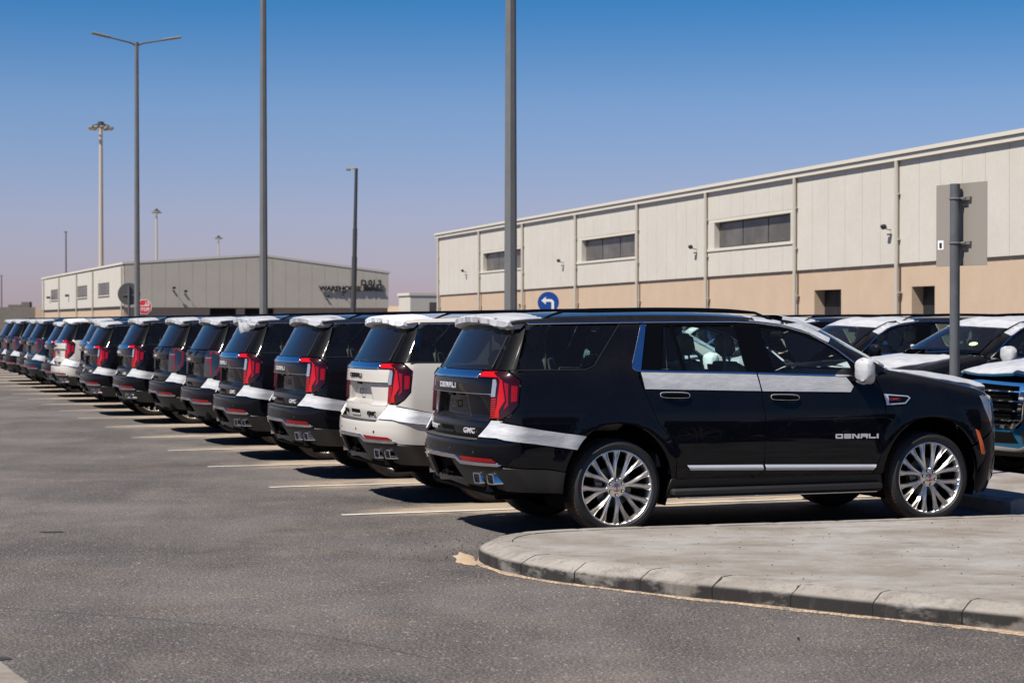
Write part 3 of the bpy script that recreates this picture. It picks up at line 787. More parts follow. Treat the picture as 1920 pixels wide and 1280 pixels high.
    # --- hood and the grille end
    def hood_items():
        xs = [2.70, 2.9, 3.1, 3.3, 3.5, 3.65, 3.73]
        side_ = [(x, float(yhood(x))) for x in xs]
        fr = [(float(FRONT.end(y, 1.17))-.008, y) for y in (.70, .6, .45, .3, .15, 0)]
        rearc = [(2.93-.23*(y/.86)**2, y) for y in (0, .2, .4, .6, .8)]
        return [(HOOD, [rearc+side_+fr], both(rim=.03, step=.05, centre=(3, 0, .5)))]
    hood = link('hood', surf('hood', PM, hood_items), car)
    if 'hood' in films:
        def hf():
            fr = [(float(FRONT.end(y, 1.17))-.015, y) for y in (.70, .6, .45, .3, .15, 0)]
            return [(HOOD, [[(3.02, 0), (2.98, .3), (2.90, .55), (2.86, .80), (3.2, .80), (3.5, .77), (3.70, .70)]+fr], both(off=wrinkle(.002, 14, 8, base=.009), rim=.01, step=.04, centre=(3, 0, .5)))]
        link('protective_film', surf('hfilm', FM, hf), hood)
    if 'roof' in films:
        def rf():
            fr = [(1.72+.23*(1-(1-m)**2), .79*m) for m in np.linspace(0, 1, 8)]
            y0 = float(base_g(1.95, top45(1.95)))
            return [(ROOF, [[(1.42, -.02), (1.70, -.02)]+fr[1:-1]+[(1.95, y0), (1.45, y0)]], both(off=wrinkle(.0015, 9, 12, base=.006), rim=.006, step=.05)),
                    (SHIELD, [[(-.985, .56), (-.5, .53), (.5, .53), (.985, .56), (.985, 1.0), (-.985, 1.0)]], dict(off=.006, rim=.004, step=.06)),
                    (SIDE, [[(1.36, 1.828), (1.62, 1.802), (1.86, 1.745), (2.10, 1.632), (2.16, 1.675), (2.0, 1.752), (1.86, 1.81), (1.70, float(top45(1.70))), (1.36, float(top45(1.36)))]], both(off=.006, rim=.004, step=.03))]
        link('protective_film', surf('rfilm', FM, rf), roof)
    # --- front bumper
    def fb_items():
        e = FRONT.ry; c = FRONT.sx
        up = [e(0, .60), e(.62, .60), e(.70, .66), e(.70, .79), e(.84, .735), c(3.745, .825), c(3.705, .79)]+[c(*p) for p in arch(1, 28, -12, 10)]+[c(3.56, .275), c(3.72, .25), e(.70, .34), e(0, .40)]
        return [(FRONT.map, [shrink(up)], both(step=.05))]
    fb = link('front_bumper', surf('fbump', PM, fb_items), car)
    link('lower_grille', surf('flow', M['under'], lambda: [(FRONT.map, [[FRONT.ry(0, .555), FRONT.ry(.55, .555), FRONT.ry(.62, .43), FRONT.ry(0, .42)]], both(off=.004, rim=.004, step=.08))]), fb)
    link('skid_plate', surf('fskid', M['satin_chrome'], lambda: [(FRONT.map, [[FRONT.ry(0, .40), FRONT.ry(.62, .375), FRONT.ry(.86, .47), FRONT.ry(.88, .44), FRONT.ry(.64, .33), FRONT.ry(0, .345)]], both(off=.012, rim=.02, step=.06))]), fb)
    for s_ in (1, -1): link('bumper_wing', surf('fwing%d' % s_, M['plastic'], lambda: [(FRONT.map, [[FRONT.ry(.66, .58), FRONT.ry(.90, .57), FRONT.ry(.92, .47), FRONT.ry(.68, .43)]], dict(mirror=s_ == -1, off=.004, rim=.004, step=.06))]), fb)
    link('bumper_chin', surf('fchin', M['plastic'], lambda: [(FRONT.map, [[FRONT.ry(0, .34), FRONT.ry(.7, .355), FRONT.sx(3.70, .275), FRONT.sx(3.62, .25), FRONT.ry(.7, .27), FRONT.ry(0, .27)]], both(off=-.01, rim=.02, step=.06))]), fb)
    gr = link('grille', surf('grille', M['under'], lambda: [(FRONT.map, [[FRONT.ry(0, 1.125), FRONT.ry(.66, 1.10), FRONT.ry(.66, .72), FRONT.ry(.56, .62), FRONT.ry(0, .615)]], both(off=-.03, rim=0, step=.08))]), car)
    link('grille_surround', surf('grs', M['chrome'], lambda: [(FRONT.map, [[FRONT.ry(0, 1.14), FRONT.ry(.69, 1.115), FRONT.ry(.69, .70), FRONT.ry(.58, .60), FRONT.ry(0, .60), FRONT.ry(0, .635), FRONT.ry(.545, .635), FRONT.ry(.625, .72), FRONT.ry(.64, 1.08), FRONT.ry(0, 1.105)]], both(off=.018, rim=.05, step=.05))]), gr)
    for k, z in enumerate((1.03, .92, .81, .70)):
        link('grille_bar', surf('gb%d' % k, M['chrome'] if k % 1 == 0 else M['gloss_black'], lambda: [(FRONT.map, [[FRONT.ry(0, z), FRONT.ry(.63, z-.004), FRONT.ry(.63, z-.018), FRONT.ry(0, z-.015)]], both(off=.006, rim=.03, step=.06))]), gr)
        link('grille_bar', surf('gc%d' % k, M['gloss_black'], lambda: [(FRONT.map, [[FRONT.ry(0, z-.052), FRONT.ry(.62, z-.054), FRONT.ry(.62, z-.070), FRONT.ry(0, z-.068)]], both(off=-.01, rim=.02, step=.06))]), gr)
    # --- tail gate
    E_ = REAR.face
    gate = link('tailgate', surf('gateup'+kind, PM, lambda: [(E_, [shrink(([(-.60, 1.342), (.60, 1.342), (.788, 1.342), (.788, 1.212), (0.3, 1.206), (-.3, 1.206), (-.788, 1.212), (-.788, 1.342)]) if deni else [(-.69, 1.40), (.69, 1.40), (.69, 1.21), (-.69, 1.21)])], dict(rim=.07, step=.05))]), car)
    def plate_off(y, z):
        y = np.asarray(y); z = np.asarray(z)
        hw = .37+.09*np.clip((1.2-z)/.2, 0, 1)
        s1 = np.clip((hw-np.abs(y))/.03, 0, 1); s2 = np.clip((z-.978)/.040, 0, 1)
        a = s1*s1*(3-2*s1); b = s2*s2*(3-2*s2)
        return -.030*b-.055*a*b
    link('plate_recess', surf('gatemid', PM, lambda: [(E_, [shrink([(-.788, 1.205), (-.788, 1.03), (-.77, .975), (.77, .975), (.788, 1.03), (.788, 1.205)])], dict(rim=.05, step=.016, off=plate_off))]), gate)
    link('gate_lower_panel', surf('gatelow', PM, lambda: [(E_, [shrink([(-.77, .975), (-.745, .90), (-.70, .828), (.70, .828), (.745, .90), (.77, .975)], .0005)], dict(rim=.02, step=.03, off=lambda y, z: .012*np.clip((.965-np.asarray(z))/.02, 0, 1)))]), gate)
    link('gate_handle', surf('ghan', M['under'], lambda: [(E_, [rounded([(-.17, .925), (.17, .925), (.17, .862), (-.17, .862)], .012)], dict(off=.0135, rim=.004, step=.04))]), gate)
    link('handle_lip', surf('glip', PM, lambda: [(E_, [[(-.16, .885), (.16, .885), (.16, .866), (-.16, .866)]], dict(off=.02, rim=.012, step=.05))]), gate)
    link('plate_bracket', surf('gbr', M['plastic'], lambda: [(E_, [rounded([(-.06, 1.135), (.06, 1.135), (.06, 1.075), (-.06, 1.075)], .01), rounded([(-.05, 1.127), (.05, 1.127), (.05, 1.085), (-.05, 1.085)], .008)], dict(off=-.055, rim=.006, step=.03))]), gate)
    link('camera_pod', box_mesh('gcam', M['gloss_black'], [((-1.165, -.07, 1.178), (-1.13, .07, 1.203))], .008), gate)
    if deni:
        link('gate_moulding', surf('gchr', M['chrome'], lambda: [(E_, [[(-.60, 1.402), (.60, 1.402), (.60, 1.345), (.585, 1.345), (-.585, 1.345), (-.60, 1.345)]], dict(off=.012, rim=.03, step=.05))]), gate)
        link('gate_edge_trim', surf('gedge', M['satin_chrome'], lambda: [(E_, [strip([(y, 1.2105) for y in np.linspace(-.785, .785, 21)], .005)], dict(off=.004, rim=.006, step=.06))]), gate)
        words = [('DENALI', 0.0, 1.272, .072, 1.5), ('GMC', -.50, .893, .062, 1.45), ('YUKON', .42, .893, .052, 1.35)]
    else:
        link('gate_moulding', surf('gtah', GB, lambda: [(E_, [[(-.66, 1.292), (.66, 1.292), (.66, 1.222), (-.66, 1.222)]], dict(off=.012, rim=.02, step=.05))]), gate)
        link('gate_ledge', surf('gtah2', PM, lambda: [(E_, [rounded([(-.40, 1.388), (.40, 1.388), (.34, 1.315), (-.34, 1.315)], .01)], dict(off=.014, rim=.02, step=.05))]), gate)
        def bow():
            g = Geo(); P_ = [(-.10, -.018), (-.035, -.018), (-.035, -.042), (.035, -.042), (.035, -.018), (.10, -.018), (.085, .018), (.035, .018), (.035, .042), (-.035, .042), (-.035, .018), (-.115, .018)]
            g.prism([(p[0], p[1]) for p in P_], 0, .01, 'x'); return g.mesh('cross_emblem', [M['gloss_black']], 20)
        b_ = link('cross_emblem', cached(('bow',), bow), gate); b_.location = (float(REAR.end(0, 1.35))-.026, 0, 1.352)
        words = [('TAHOE', 0.0, 1.257, .05, 1.5)]
    for wd_, y, z, s_, st in words:
        l_ = link('lettering', cached((wd_, letters), lambda: block_text('DENALI', .046, .068, .015, .006, M[letters], .25) if wd_ == 'DENALI' else text_mesh(wd_, s_, .006, M[letters], st, .0015, 1.08)), gate)
        an = math.atan((float(REAR.end(y+.01, z))-float(REAR.end(y-.01, z)))/.02)
        l_.location = (float(REAR.end(y, z))-(.006 if z > 1 else .018)-(.012 if not deni else 0), y, z); l_.rotation_euler = (PI/2, 0, -PI/2-an)
    link('rear_window', surf('rwin', M['rear_glass'], lambda: [(E_, [rounded([(-.768, 1.416), (.768, 1.416), (.66, 1.80), (-.66, 1.80)], [.03, .03, .05, .05])], dict(rim=.01, step=.07, off=-.002))]), gate)
    def wiper():
        g = Geo(); g.tube([(float(REAR.end(y, z))-.022, y, z) for y, z in ((-.735, 1.43), (-.725, 1.48), (-.70, 1.60), (-.675, 1.70))], [.012, .009, .007, .005], 6); return g.mesh('glass_hinge', [GB], 50)
    link('glass_edge_strut', cached(('wip',), wiper), gate)
    # --- spoiler
    def spoiler(off, rough, mat, nm):
        g = Geo(); secs = []; n = 67
        rg_ = random.Random(fold); ph = fold*1.7-8.5
        for i in range(n):
            y = -.715+1.43*i/(n-1); v = abs(y)/.86; back = -.985+.30*(1-(1-v**2.3)**(1/2.3)); Z0 = 1.893-.05*(y/.72)**2
            e = 1-max(0, (abs(y)-.66)/.055)*.5
            pr = [(-.58, Z0+.004), (-.70, Z0), (back+.10, Z0-.012), (back+.02, Z0-.02), (back, Z0-.032), (back+.008, Z0-.032-.042*e), (back+.05, Z0-.032-.058*e), (back+.12, Z0-.07-.03*e), (-.72+.02*v, Z0-.085)]
            cx = sum(p[0] for p in pr)/9; cz = sum(p[1] for p in pr)/9
            row = []
            for k, (x, z) in enumerate(pr):
                dx, dz = x-cx, z-cz; L = math.hypot(dx, dz)
                nz = rough*(math.sin(y*31+k*1.9+2*math.sin(y*5+ph)+ph)*math.sin(y*13.7-k*2.3+ph)+.6*math.sin(y*47+3*math.sin(y*9)+k*2.1))+rough*1.0*rg_.uniform(-1, 1)
                if rough and k in (5, 6, 7): nz = nz*1.15+.005*max(0, math.sin(y*4.1+ph))*(k != 7)+(.016 if y < -.45 else 0)*(k != 7)
                row.append((x+dx/L*(off+nz), y*(1+off*.8), z+dz/L*(off+nz)))
            secs.append(row)
        g.loft(secs, close=True); return g.mesh(nm, [mat], 60 if rough == 0 else 20)
    sp = link('rear_spoiler', cached(('spoiler', paint_key), lambda: spoiler(0, 0, PM, 'rear_spoiler')), car)
    if 'spoiler' in films: link('protective_film', cached(('spfilm', FM.name, fold), lambda: spoiler(.006, .0046, FM, 'protective_film')), sp)
    if flap:
        def fl():
            g = Geo(); R_ = 9; C_ = 14; rg_ = random.Random(3); v = []
            for r in range(R_):
                for c in range(C_):
                    w_ = c/(C_-1); y = -.68+.60*w_; u = r/(R_-1); drop = .07+.17*min(1, w_*1.5)**1.3*min(1, (1-w_)*7+.25)
                    v.append((-.962+.30*(1-(1-(abs(y)/.86)**2.3)**(1/2.3))-.035*math.sin(PI*u)+.010*math.sin(c*1.3+r*.6), y+.05*u*(w_-.4), 1.862-.05*(y/.72)**2-drop*u+.006*math.sin(c*2.1)*u))
            f = [(r*C_+c, r*C_+c+1, (r+1)*C_+c+1, (r+1)*C_+c) for r in range(R_-1) for c in range(C_-1)]
            g.add(v, f); return g.mesh('protective_film', [FM], 50, fix=False)
        o_ = link('protective_film', cached(('flap',), fl), sp); o_['label'] = 'loose flap of white film hanging over the rear window'
    # --- rear bumper
    bs, by = BUMP.sx, BUMP.ry
    def rb_items():
        pol = [by(0, .822), by(.70, .822), by(.745, .90), by(.79, .985), by(.88, .995), bs(-1.02, .982), bs(-.40, .855)]+[bs(*p) for p in arch(0, 146, 166, 5)]+[bs(-.62, .585), bs(-1.0, .605), by(.90, .622), by(.50, .628), by(.42, .668), by(0, .672)]
        return [(BUMP.map, [shrink(pol)], both(step=.04))]
    bump_ = link('rear_bumper', surf('rbump', PM, rb_items), car)
    def rl_items():
        pol = [by(.30, .665), by(.42, .662), by(.50, .622), by(.90, .616), bs(-1.0, .598), bs(-.62, .578)]+[bs(*p) for p in arch(0, 166.5, 186, 4)]+[bs(-.55, .38), bs(-.95, .40), by(.82, .415), by(.40, .44)]
        lowc = [by(0, .475), by(.33, .47), by(.40, .44), by(.40, .41), by(0, .44)]
        return [(BUMP.map, [shrink(pol, .001)], both(step=.04, off=.006, rim=.03)), (BUMP.map, [lowc], both(step=.06, off=.0, rim=.03))]
    link('lower_valance', surf('rval', M['plastic'], rl_items), bump_)
    link('hitch_recess', surf('rhit', M['under'], lambda: [(BUMP.face, [[(-.36, .68), (.36, .68), (.40, .44), (-.40, .44)]], dict(off=-.07, rim=0, step=.08))]), bump_)
    def hitch():
        g = Geo(); g.box((-1.20, -.035, .49), (-1.12, .035, .56), 0, .008); g.box((-1.19, -.15, .505), (-1.17, .15, .52), 0, .004); g.tube([(-1.19, .10, .50), (-1.20, .12, .48), (-1.19, .14, .50)], .006, 6); return g.mesh('tow_hitch', [M['under']], 40)
    link('tow_hitch', cached(('hitch',), hitch), bump_)
    link('bumper_moulding', surf('rchr', M['chrome'], lambda: [(BUMP.map, [[by(0, .690), by(.40, .688), by(.475, .646), by(.90, .638), by(.93, .625), by(.90, .614), by(.465, .616), by(.39, .656), by(0, .656)]], both(off=.014, rim=.02, step=.03))]), bump_)
    for s_ in (1, -1):
        link('reflector', surf('rref%d' % s_, M['red'], lambda: [(BUMP.map, [[by(.46, .682), by(.86, .672), by(.90, .644), by(.50, .648)]], dict(mirror=s_ == -1, off=.006, rim=.006, step=.04))]), bump_)
        link('parking_sensor', surf('rsen%d' % s_, M['plastic'], lambda: [(BUMP.map, [[(by(yy, zz)[0]+.013*math.cos(a), zz+.013*math.sin(a)) for a in np.linspace(0, 2*PI, 13)[:-1]]], dict(mirror=s_ == -1, off=.003, rim=.003, step=.01)) for yy, zz in ((.28, .735), (.68, .72))]), bump_)
        if deni:
            for y0 in (.615, .765):
                def ex():
                    g = Geo(); x0 = float(BUMP.end(y0+.05, .5))-.045; ring = rounded([(y0-.012, .545), (y0+.095, .545), (y0+.115, .455), (y0+.01, .455)], .018)
                    inn = rounded([(y0, .536), (y0+.083, .536), (y0+.10, .464), (y0+.022, .464)], .014)
                    n = len(ring); A_ = [(x0-.006+(y-y0)*.25, s_*y, z) for y, z in ring]; B_ = [(x0-.006+(y-y0)*.25, s_*y, z) for y, z in inn]; C_ = [(p[0]+.12, p[1], p[2]) for p in B_]; D_ = [(p[0]+.14, p[1], p[2]) for p in A_]
                    v = D_+A_+B_+C_; f = [(r*n+k, r*n+(k+1) % n, (r+1)*n+(k+1) % n, (r+1)*n+k) for r in range(3) for k in range(n)]
                    g.add(v, f); g.add(C_, [tuple(range(n))], 1); return g.mesh('exhaust_tip', [M['chrome'], M['under']], 30)
                link('exhaust_tip', cached(('ex', s_, y0), ex), bump_)
        if 'corner' in films:
            pol = [by(.80, .985), by(.90, .985), bs(-1.02, .972), bs(-.70, .915), bs(-.30, .855), bs(-.385, .745), bs(-.75, .80), bs(-1.0, .83), by(.90, .845), by(.73, .848)]
            link('protective_film', surf('cfilm%d' % s_, FM, lambda: [(BUMP.map, [pol], dict(mirror=s_ == -1, off=wrinkle(.0022, 5, 45, base=.016), rim=.012, step=.02))]), bump_)
    def pad():
        g = Geo(); ys = np.linspace(-.70, .70, 29); A_ = [(float(BUMP.end(y, .82))+.004, y, .826) for y in ys]; B_ = [(float(REAR.end(y, .83))+.01, y, .834) for y in ys]
        v = []; n = len(ys)
        for u in np.linspace(0, 1, 9):
            for i in range(n): v.append((A_[i][0]*(1-u)+B_[i][0]*u, ys[i], A_[i][2]*(1-u)+B_[i][2]*u+(.005 if int(round(u*8)) % 2 else 0)))
        g.add(v, [(r*n+i, r*n+i+1, (r+1)*n+i+1, (r+1)*n+i) for r in range(8) for i in range(n-1)]); return g.mesh('step_pad', [M['step_pad']], 20, fix=False)
    link('step_pad', cached(('pad',), pad), bump_)
    # --- underneath and inside
    def under():
        g = Geo(); g.box((-1.08, -.80, .36), (-.50, .80, .62), 0, .03); g.box((-.55, -.54, .34), (.55, .54, .80), 0, .03); g.box((.5, -.86, .34), (2.58, .86, .47), 0, .03); g.box((2.5, -.54, .30), (3.6, .54, 1.0), 0, .03); g.box((3.5, -.62, .34), (3.86, .62, .62), 0, .05)
        g.tube([(0, -.75, .41), (0, .75, .41)], .07, 10); g.tube([(-.9, -.45, .35), (.4, -.45, .36)], .06, 10)
        return g.mesh('underbody', [M['under']], 40)
    link('underbody', cached(('under',), under), car)
    link('cabin_floor', box_mesh('cabfl', M['cabin'], [((-1.0, -.80, .97), (.45, .80, 1.0)), ((.52, -.90, .50), (2.52, .90, .56)), ((2.50, -.86, .56), (2.54, .86, 1.22)), ((.45, -.80, .56), (.50, .80, .97))], .01), car)
    for s_ in (1, -1):
        def trim():
            su = Surf(); su.patch(SIDE, [[(.56, .56), (2.48, .56), (2.48, 1.31), (.25, 1.37), (.30, 1.1), (.5, .8)]], step=.12, off=.07, rim=0, mirror=s_ == -1, flip=True)
            su.patch(SIDE, [[(-.95, .99), (.24, .99), (.20, 1.40), (-.85, 1.40)]], step=.12, off=.06, rim=0, mirror=s_ == -1, flip=True)
            return su.mesh('door_trim', [M['cabin']])
        link('door_trim', cached(('trim', s_), trim), car)
    def seat_mesh(w, mat, key, tall=1.0):
        def mk():
            g = Geo()
            def sec(y, x0, z0, x1, z1, th, r=.05):
                pass
            g.box((-.02, -w/2, .0), (.50, w/2, .17), 0, .05)
            R_ = Matrix.Translation((0, 0, .10)) @ Matrix.Rotation(math.radians(-14), 4, 'Y')
            g.box((-.16, -w/2, 0), (0.0, w/2, .62*tall), 0, .06, R_)
            return g.mesh('seat', [mat], 50)
        return cached(('seat', key), mk)
    def head_mesh(mat, key):
        def mk():
            g = Geo(); R_ = Matrix.Translation((0, 0, .10)) @ Matrix.Rotation(math.radians(-12), 4, 'Y'); g.box((-.13, -.14, .66), (-.02, .14, .86), 0, .045, R_)
            for q in (-.06, .06): g.box((-.09, q-.008, .58), (-.075, q+.008, .70), 0, 0, R_)
            return g.mesh('headrest', [mat], 50)
        return cached(('head', key), mk)
    for nm, x, y, w, z, mt in (('seat', 1.52, .42, .54, .78, 'seat'), ('seat', 1.52, -.42, .54, .78, 'seat'), ('seat', .62, .44, .54, .80, 'seat'), ('seat', .62, -.44, .54, .80, 'seat'), ('seat', -.30, .42, .60, .88, 'seat'), ('seat', -.30, -.42, .60, .88, 'seat')):
        s_ = link(nm, seat_mesh(w, M[mt], mt+str(w)), car, (x, y, z)); link('headrest', head_mesh(M[mt], mt), s_)
        if x > 1: link('seat_back_screen', cached(('sbs',), lambda: (lambda g: (g.box((-.185, -.17, .30), (-.165, .17, .62), 0, .008, Matrix.Translation((0, 0, .10)) @ Matrix.Rotation(math.radians(-14), 4, 'Y')), g.mesh('seat_back_screen', [M['seat_dark']], 30))[1])(Geo())), s_)
    def dash():
        g = Geo(); g.prism([(2.05, .95), (2.10, 1.20), (2.22, 1.29), (2.55, 1.335), (2.75, 1.36), (2.72, .7), (2.3, .6)], -.86, .86, 'y')
        g.box((2.06, -.16, 1.14), (2.10, .20, 1.36), 0, .012); g.box((1.35, -.14, .56), (2.15, .14, .95), 0, .03); return g.mesh('dashboard', [M['cabin']], 40)
    link('dashboard', cached(('dash',), dash), car)
    def wheel_():
        g = Geo(); c = Vector((2.0, .42, 1.22)); u = Vector((0, 1, 0)); w = Vector((.42, 0, .9)).normalized()
        g.tube([c+(u*math.cos(a)+w*math.sin(a))*.185 for a in np.linspace(0, 2*PI, 25)], .016, 8, cap=False); g.tube([c+u*.17, c, c-u*.17], .02, 6); g.tube([c, c+Vector((.16, 0, -.08))], .03, 8); return g.mesh('steering_wheel', [M['under']], 50)
    link('steering_wheel', cached(('stw',), wheel_), car)
    def rvm():
        g = Geo(); g.box((2.02, -.11, 1.66), (2.06, .11, 1.73), 0, .015); g.tube([(2.05, 0, 1.70), (2.13, 0, 1.79)], .02, 6); return g.mesh('rear_view_mirror', [M['under']], 40)
    link('rear_view_mirror', cached(('rvm',), rvm), car)
    def belts():
        g = Geo()
        for s_ in (1, -1):
            g.box((-.55, s_*.70-.025, .98), (-.545, s_*.70+.025, 1.72), 0, 0, Matrix.Translation((0, 0, 0)))
            g.box((1.12, s_*.76-.025, .8), (1.125, s_*.76+.025, 1.66))
        return g.mesh('seat_belt', [M['seat']], 0)
    link('seat_belt', cached(('belts',), belts), car)
    for x, sd in ((0, 1), (0, -1), (3.071, 1), (3.071, -1)): add_wheel(car, x, sd, {(0, -1): 0.0, (3.071, -1): .26}.get((x, sd), .1))
    return car

# ================================================================== THE PLACE
# ------------------------------------------------------------------ ground
def asphalt_mat():
    m, t, b = newmat('worn_asphalt')
    v = coordv(t)
    big = noise(t, .30, 5, .6, vec=v); mid = noise(t, 1.3, 6, .65, vec=v); fine = noise(t, 52, 5, .8, vec=v); grit = N(t, 'ShaderNodeTexVoronoi'); grit.inputs['Scale'].default_value = 60
    t.links.new(v, grit.inputs['Vector'])
    streak = noise(t, .55, 6, .6, vec=coordv(t, scale=(1.6, .5, 1)))
    base = mixc(t, ramp(t, big.outputs[0], [(.34, (0,)*3), (.66, (1,)*3)]).outputs[0], (.048, .042, .040), (.138, .123, .117))
    base = mixc(t, math_(t, 'MULTIPLY', ramp(t, mid.outputs[0], [(.40, (0,)*3), (.68, (1,)*3)]).outputs[0], .35), base, (.175, .157, .146))
    base = mixc(t, math_(t, 'MULTIPLY', ramp(t, streak.outputs[0], [(.36, (1,)*3), (.52, (0,)*3)]).outputs[0], .62), base, (.046, .041, .040))
    base = mixc(t, ramp(t, fine.outputs[0], [(.35, (.95,)*3), (.50, (0,)*3)]).outputs[0], base, (.024, .021, .021))
    base = mixc(t, ramp(t, fine.outputs[0], [(.52, (0,)*3), (.65, (.85,)*3)]).outputs[0], base, (.32, .29, .272))
    spk = noise(t, 14, 2, .5, vec=v)
    st = math_(t, 'MULTIPLY', ramp(t, grit.outputs['Distance'], [(.16, (1,)*3), (.34, (0,)*3)]).outputs[0], ramp(t, spk.outputs[0], [(.57, (0,)*3), (.64, (1,)*3)]).outputs[0])
    base = mixc(t, math_(t, 'MULTIPLY', st, .8), base, (.58, .53, .48))
    # blown sand where the cars stand
    s1 = noise(t, .8, 5, .62, vec=v)
    sand = math_(t, 'MULTIPLY', ramp(t, s1.outputs[0], [(.54, (0,)*3), (.72, (1,)*3)]).outputs[0], ramp(t, fine.outputs[0], [(.38, (0,)*3), (.6, (1,)*3)]).outputs[0])
    base = mixc(t, math_(t, 'MULTIPLY', sand, .30), base, (.34, .26, .18))
    g = t.nodes.new('ShaderNodeSeparateXYZ'); t.links.new(v, g.inputs[0])
    def along(d, o):
        return math_(t, 'ADD', math_(t, 'ADD', math_(t, 'MULTIPLY', g.outputs[0], float(d[0])), math_(t, 'MULTIPLY', g.outputs[1], float(d[1]))), -float(o))
    tt = along(AX, AX@O0); ss = along(RW, RW@O0+1.62)
    wn = noise(t, 1.1, 5, .65, vec=v)
    fr = math_(t, 'SUBTRACT', math_(t, 'FRACT', math_(t, 'ADD', math_(t, 'DIVIDE', ss, 3.2), .5)), .5)
    dist = math_(t, 'ABSOLUTE', math_(t, 'MULTIPLY', fr, 3.2))
    near = math_(t, 'SUBTRACT', 1.0, math_(t, 'DIVIDE', dist, .80), True)
    win = math_(t, 'MULTIPLY', math_(t, 'MULTIPLY', math_(t, 'ADD', tt, 1.7), .75, True), math_(t, 'MULTIPLY', math_(t, 'SUBTRACT', 6.0, tt), .8, True))
    win = math_(t, 'MULTIPLY', win, math_(t, 'ADD', ss, 1.1, True))
    dr = math_(t, 'MULTIPLY', math_(t, 'MULTIPLY', near, win), ramp(t, wn.outputs[0], [(.34, (.15,)*3), (.58, (2.3,)*3)]).outputs[0], True)
    base = mixc(t, math_(t, 'MULTIPLY', dr, math_(t, 'ADD', math_(t, 'MULTIPLY', fine.outputs[0], 1.2), .25), True), base, (.37, .29, .212))
    t.links.new(base, b.inputs['Base Color'])
    b.inputs['Roughness'].default_value = .85; b.inputs['Specular IOR Level'].default_value = .25
    bump(t, b, math_(t, 'ADD', fine.outputs[0], math_(t, 'MULTIPLY', grit.outputs['Distance'], .6)), .55, .006)
    return m
M['asphalt'] = asphalt_mat()

def noisy(name, c1, c2, scale=3, rough=.9, b_=.2, bd=.01, stretch=(1, 1, 1), lo=.35, hi=.65):
    m, t, b = newmat(name); n = noise(t, scale, 6, .62, vec=coordv(t, scale=stretch)); n2 = noise(t, scale*14, 4, .6, vec=coordv(t))
    c = mixc(t, ramp(t, n.outputs[0], [(lo, (0,)*3), (hi, (1,)*3)]).outputs[0], c1, c2)
    c = mixc(t, math_(t, 'MULTIPLY', n2.outputs[0], .35), c, tuple(q*.55 for q in c1))
    t.links.new(c, b.inputs['Base Color']); b.inputs['Roughness'].default_value = rough; b.inputs['Specular IOR Level'].default_value = .25
    if b_: bump(t, b, n2.outputs[0], b_, bd)
    return m
M['sand'] = noisy('desert_sand', (.40, .29, .195), (.48, .36, .25), 2.5)
M['line'] = noisy('worn_line_paint', (.50, .46, .40), (.66, .63, .57), 6, .8, .1)

def sheet(name, poly, z, mat, kind='structure', parent=None, res=None):
    g = Geo(); n = len(poly); g.add([(p[0], p[1], z) for p in poly], [tuple(range(n))])
    me = g.mesh(name, [mat], 0)
    return link(name, me, parent, kind=kind)
gnd = sheet('desert_ground', [(-3500, -800), (3500, -800), (3500, 6000), (-3500, 6000)], -.012, M['sand'])
asp = sheet('asphalt', [(-170, -60), (120, -60), (120, 230), (-170, 230)], 0, M['asphalt'])

PITCH = 3.2
def quad(t0, t1, s0, s1): return [tuple(W(t, s))[:2] for t, s in ((t0, s0), (t1, s0), (t1, s1), (t0, s1))]
LT = [-1.75, -1.72, -1.78, -1.73, -1.75, -1.70, -1.77, -1.74]
for i in range(-1, 24):
    if i >= 0: sheet('parking_line', quad(LT[i % 8], 4.1, 1.46+PITCH*i, 1.56+PITCH*i), .006, M['line'])
    if 1 <= i <= 7: sheet('parking_line', quad(6.3, 12.0, 1.46+PITCH*i, 1.56+PITCH*i), .006, M['line'])
# a corner of edge line at the lower left of the lane

def sand_patch(poly, h=.012, seed=0, name='sand_drift'):
    """thin drift of sand with a ragged edge"""
    rg_ = random.Random(seed); pts = resample(poly, .05); c = np.mean(np.array(pts), 0); g = Geo(); v = []; n = len(pts)
    out = []
    for k, p in enumerate(pts):
        j = .82+.3*rg_.random()*(.5+.5*math.sin(k*.9)); out.append(tuple(c+(np.array(p)-c)*j))
    rings = [(1.0, .004), (.93, .007), (.7, h), (.35, h*1.2)]
    for q, z in rings: v += [(c[0]+(p[0]-c[0])*q, c[1]+(p[1]-c[1])*q, z) for p in out]
    f = [(r*n+k, r*n+(k+1) % n, (r+1)*n+(k+1) % n, (r+1)*n+k) for r in range(3) for k in range(n)]+[tuple(range(3*n, 4*n))]
    g.add(v, f); return link(name, g.mesh(name, [M['sand']], 60), kind='stuff')

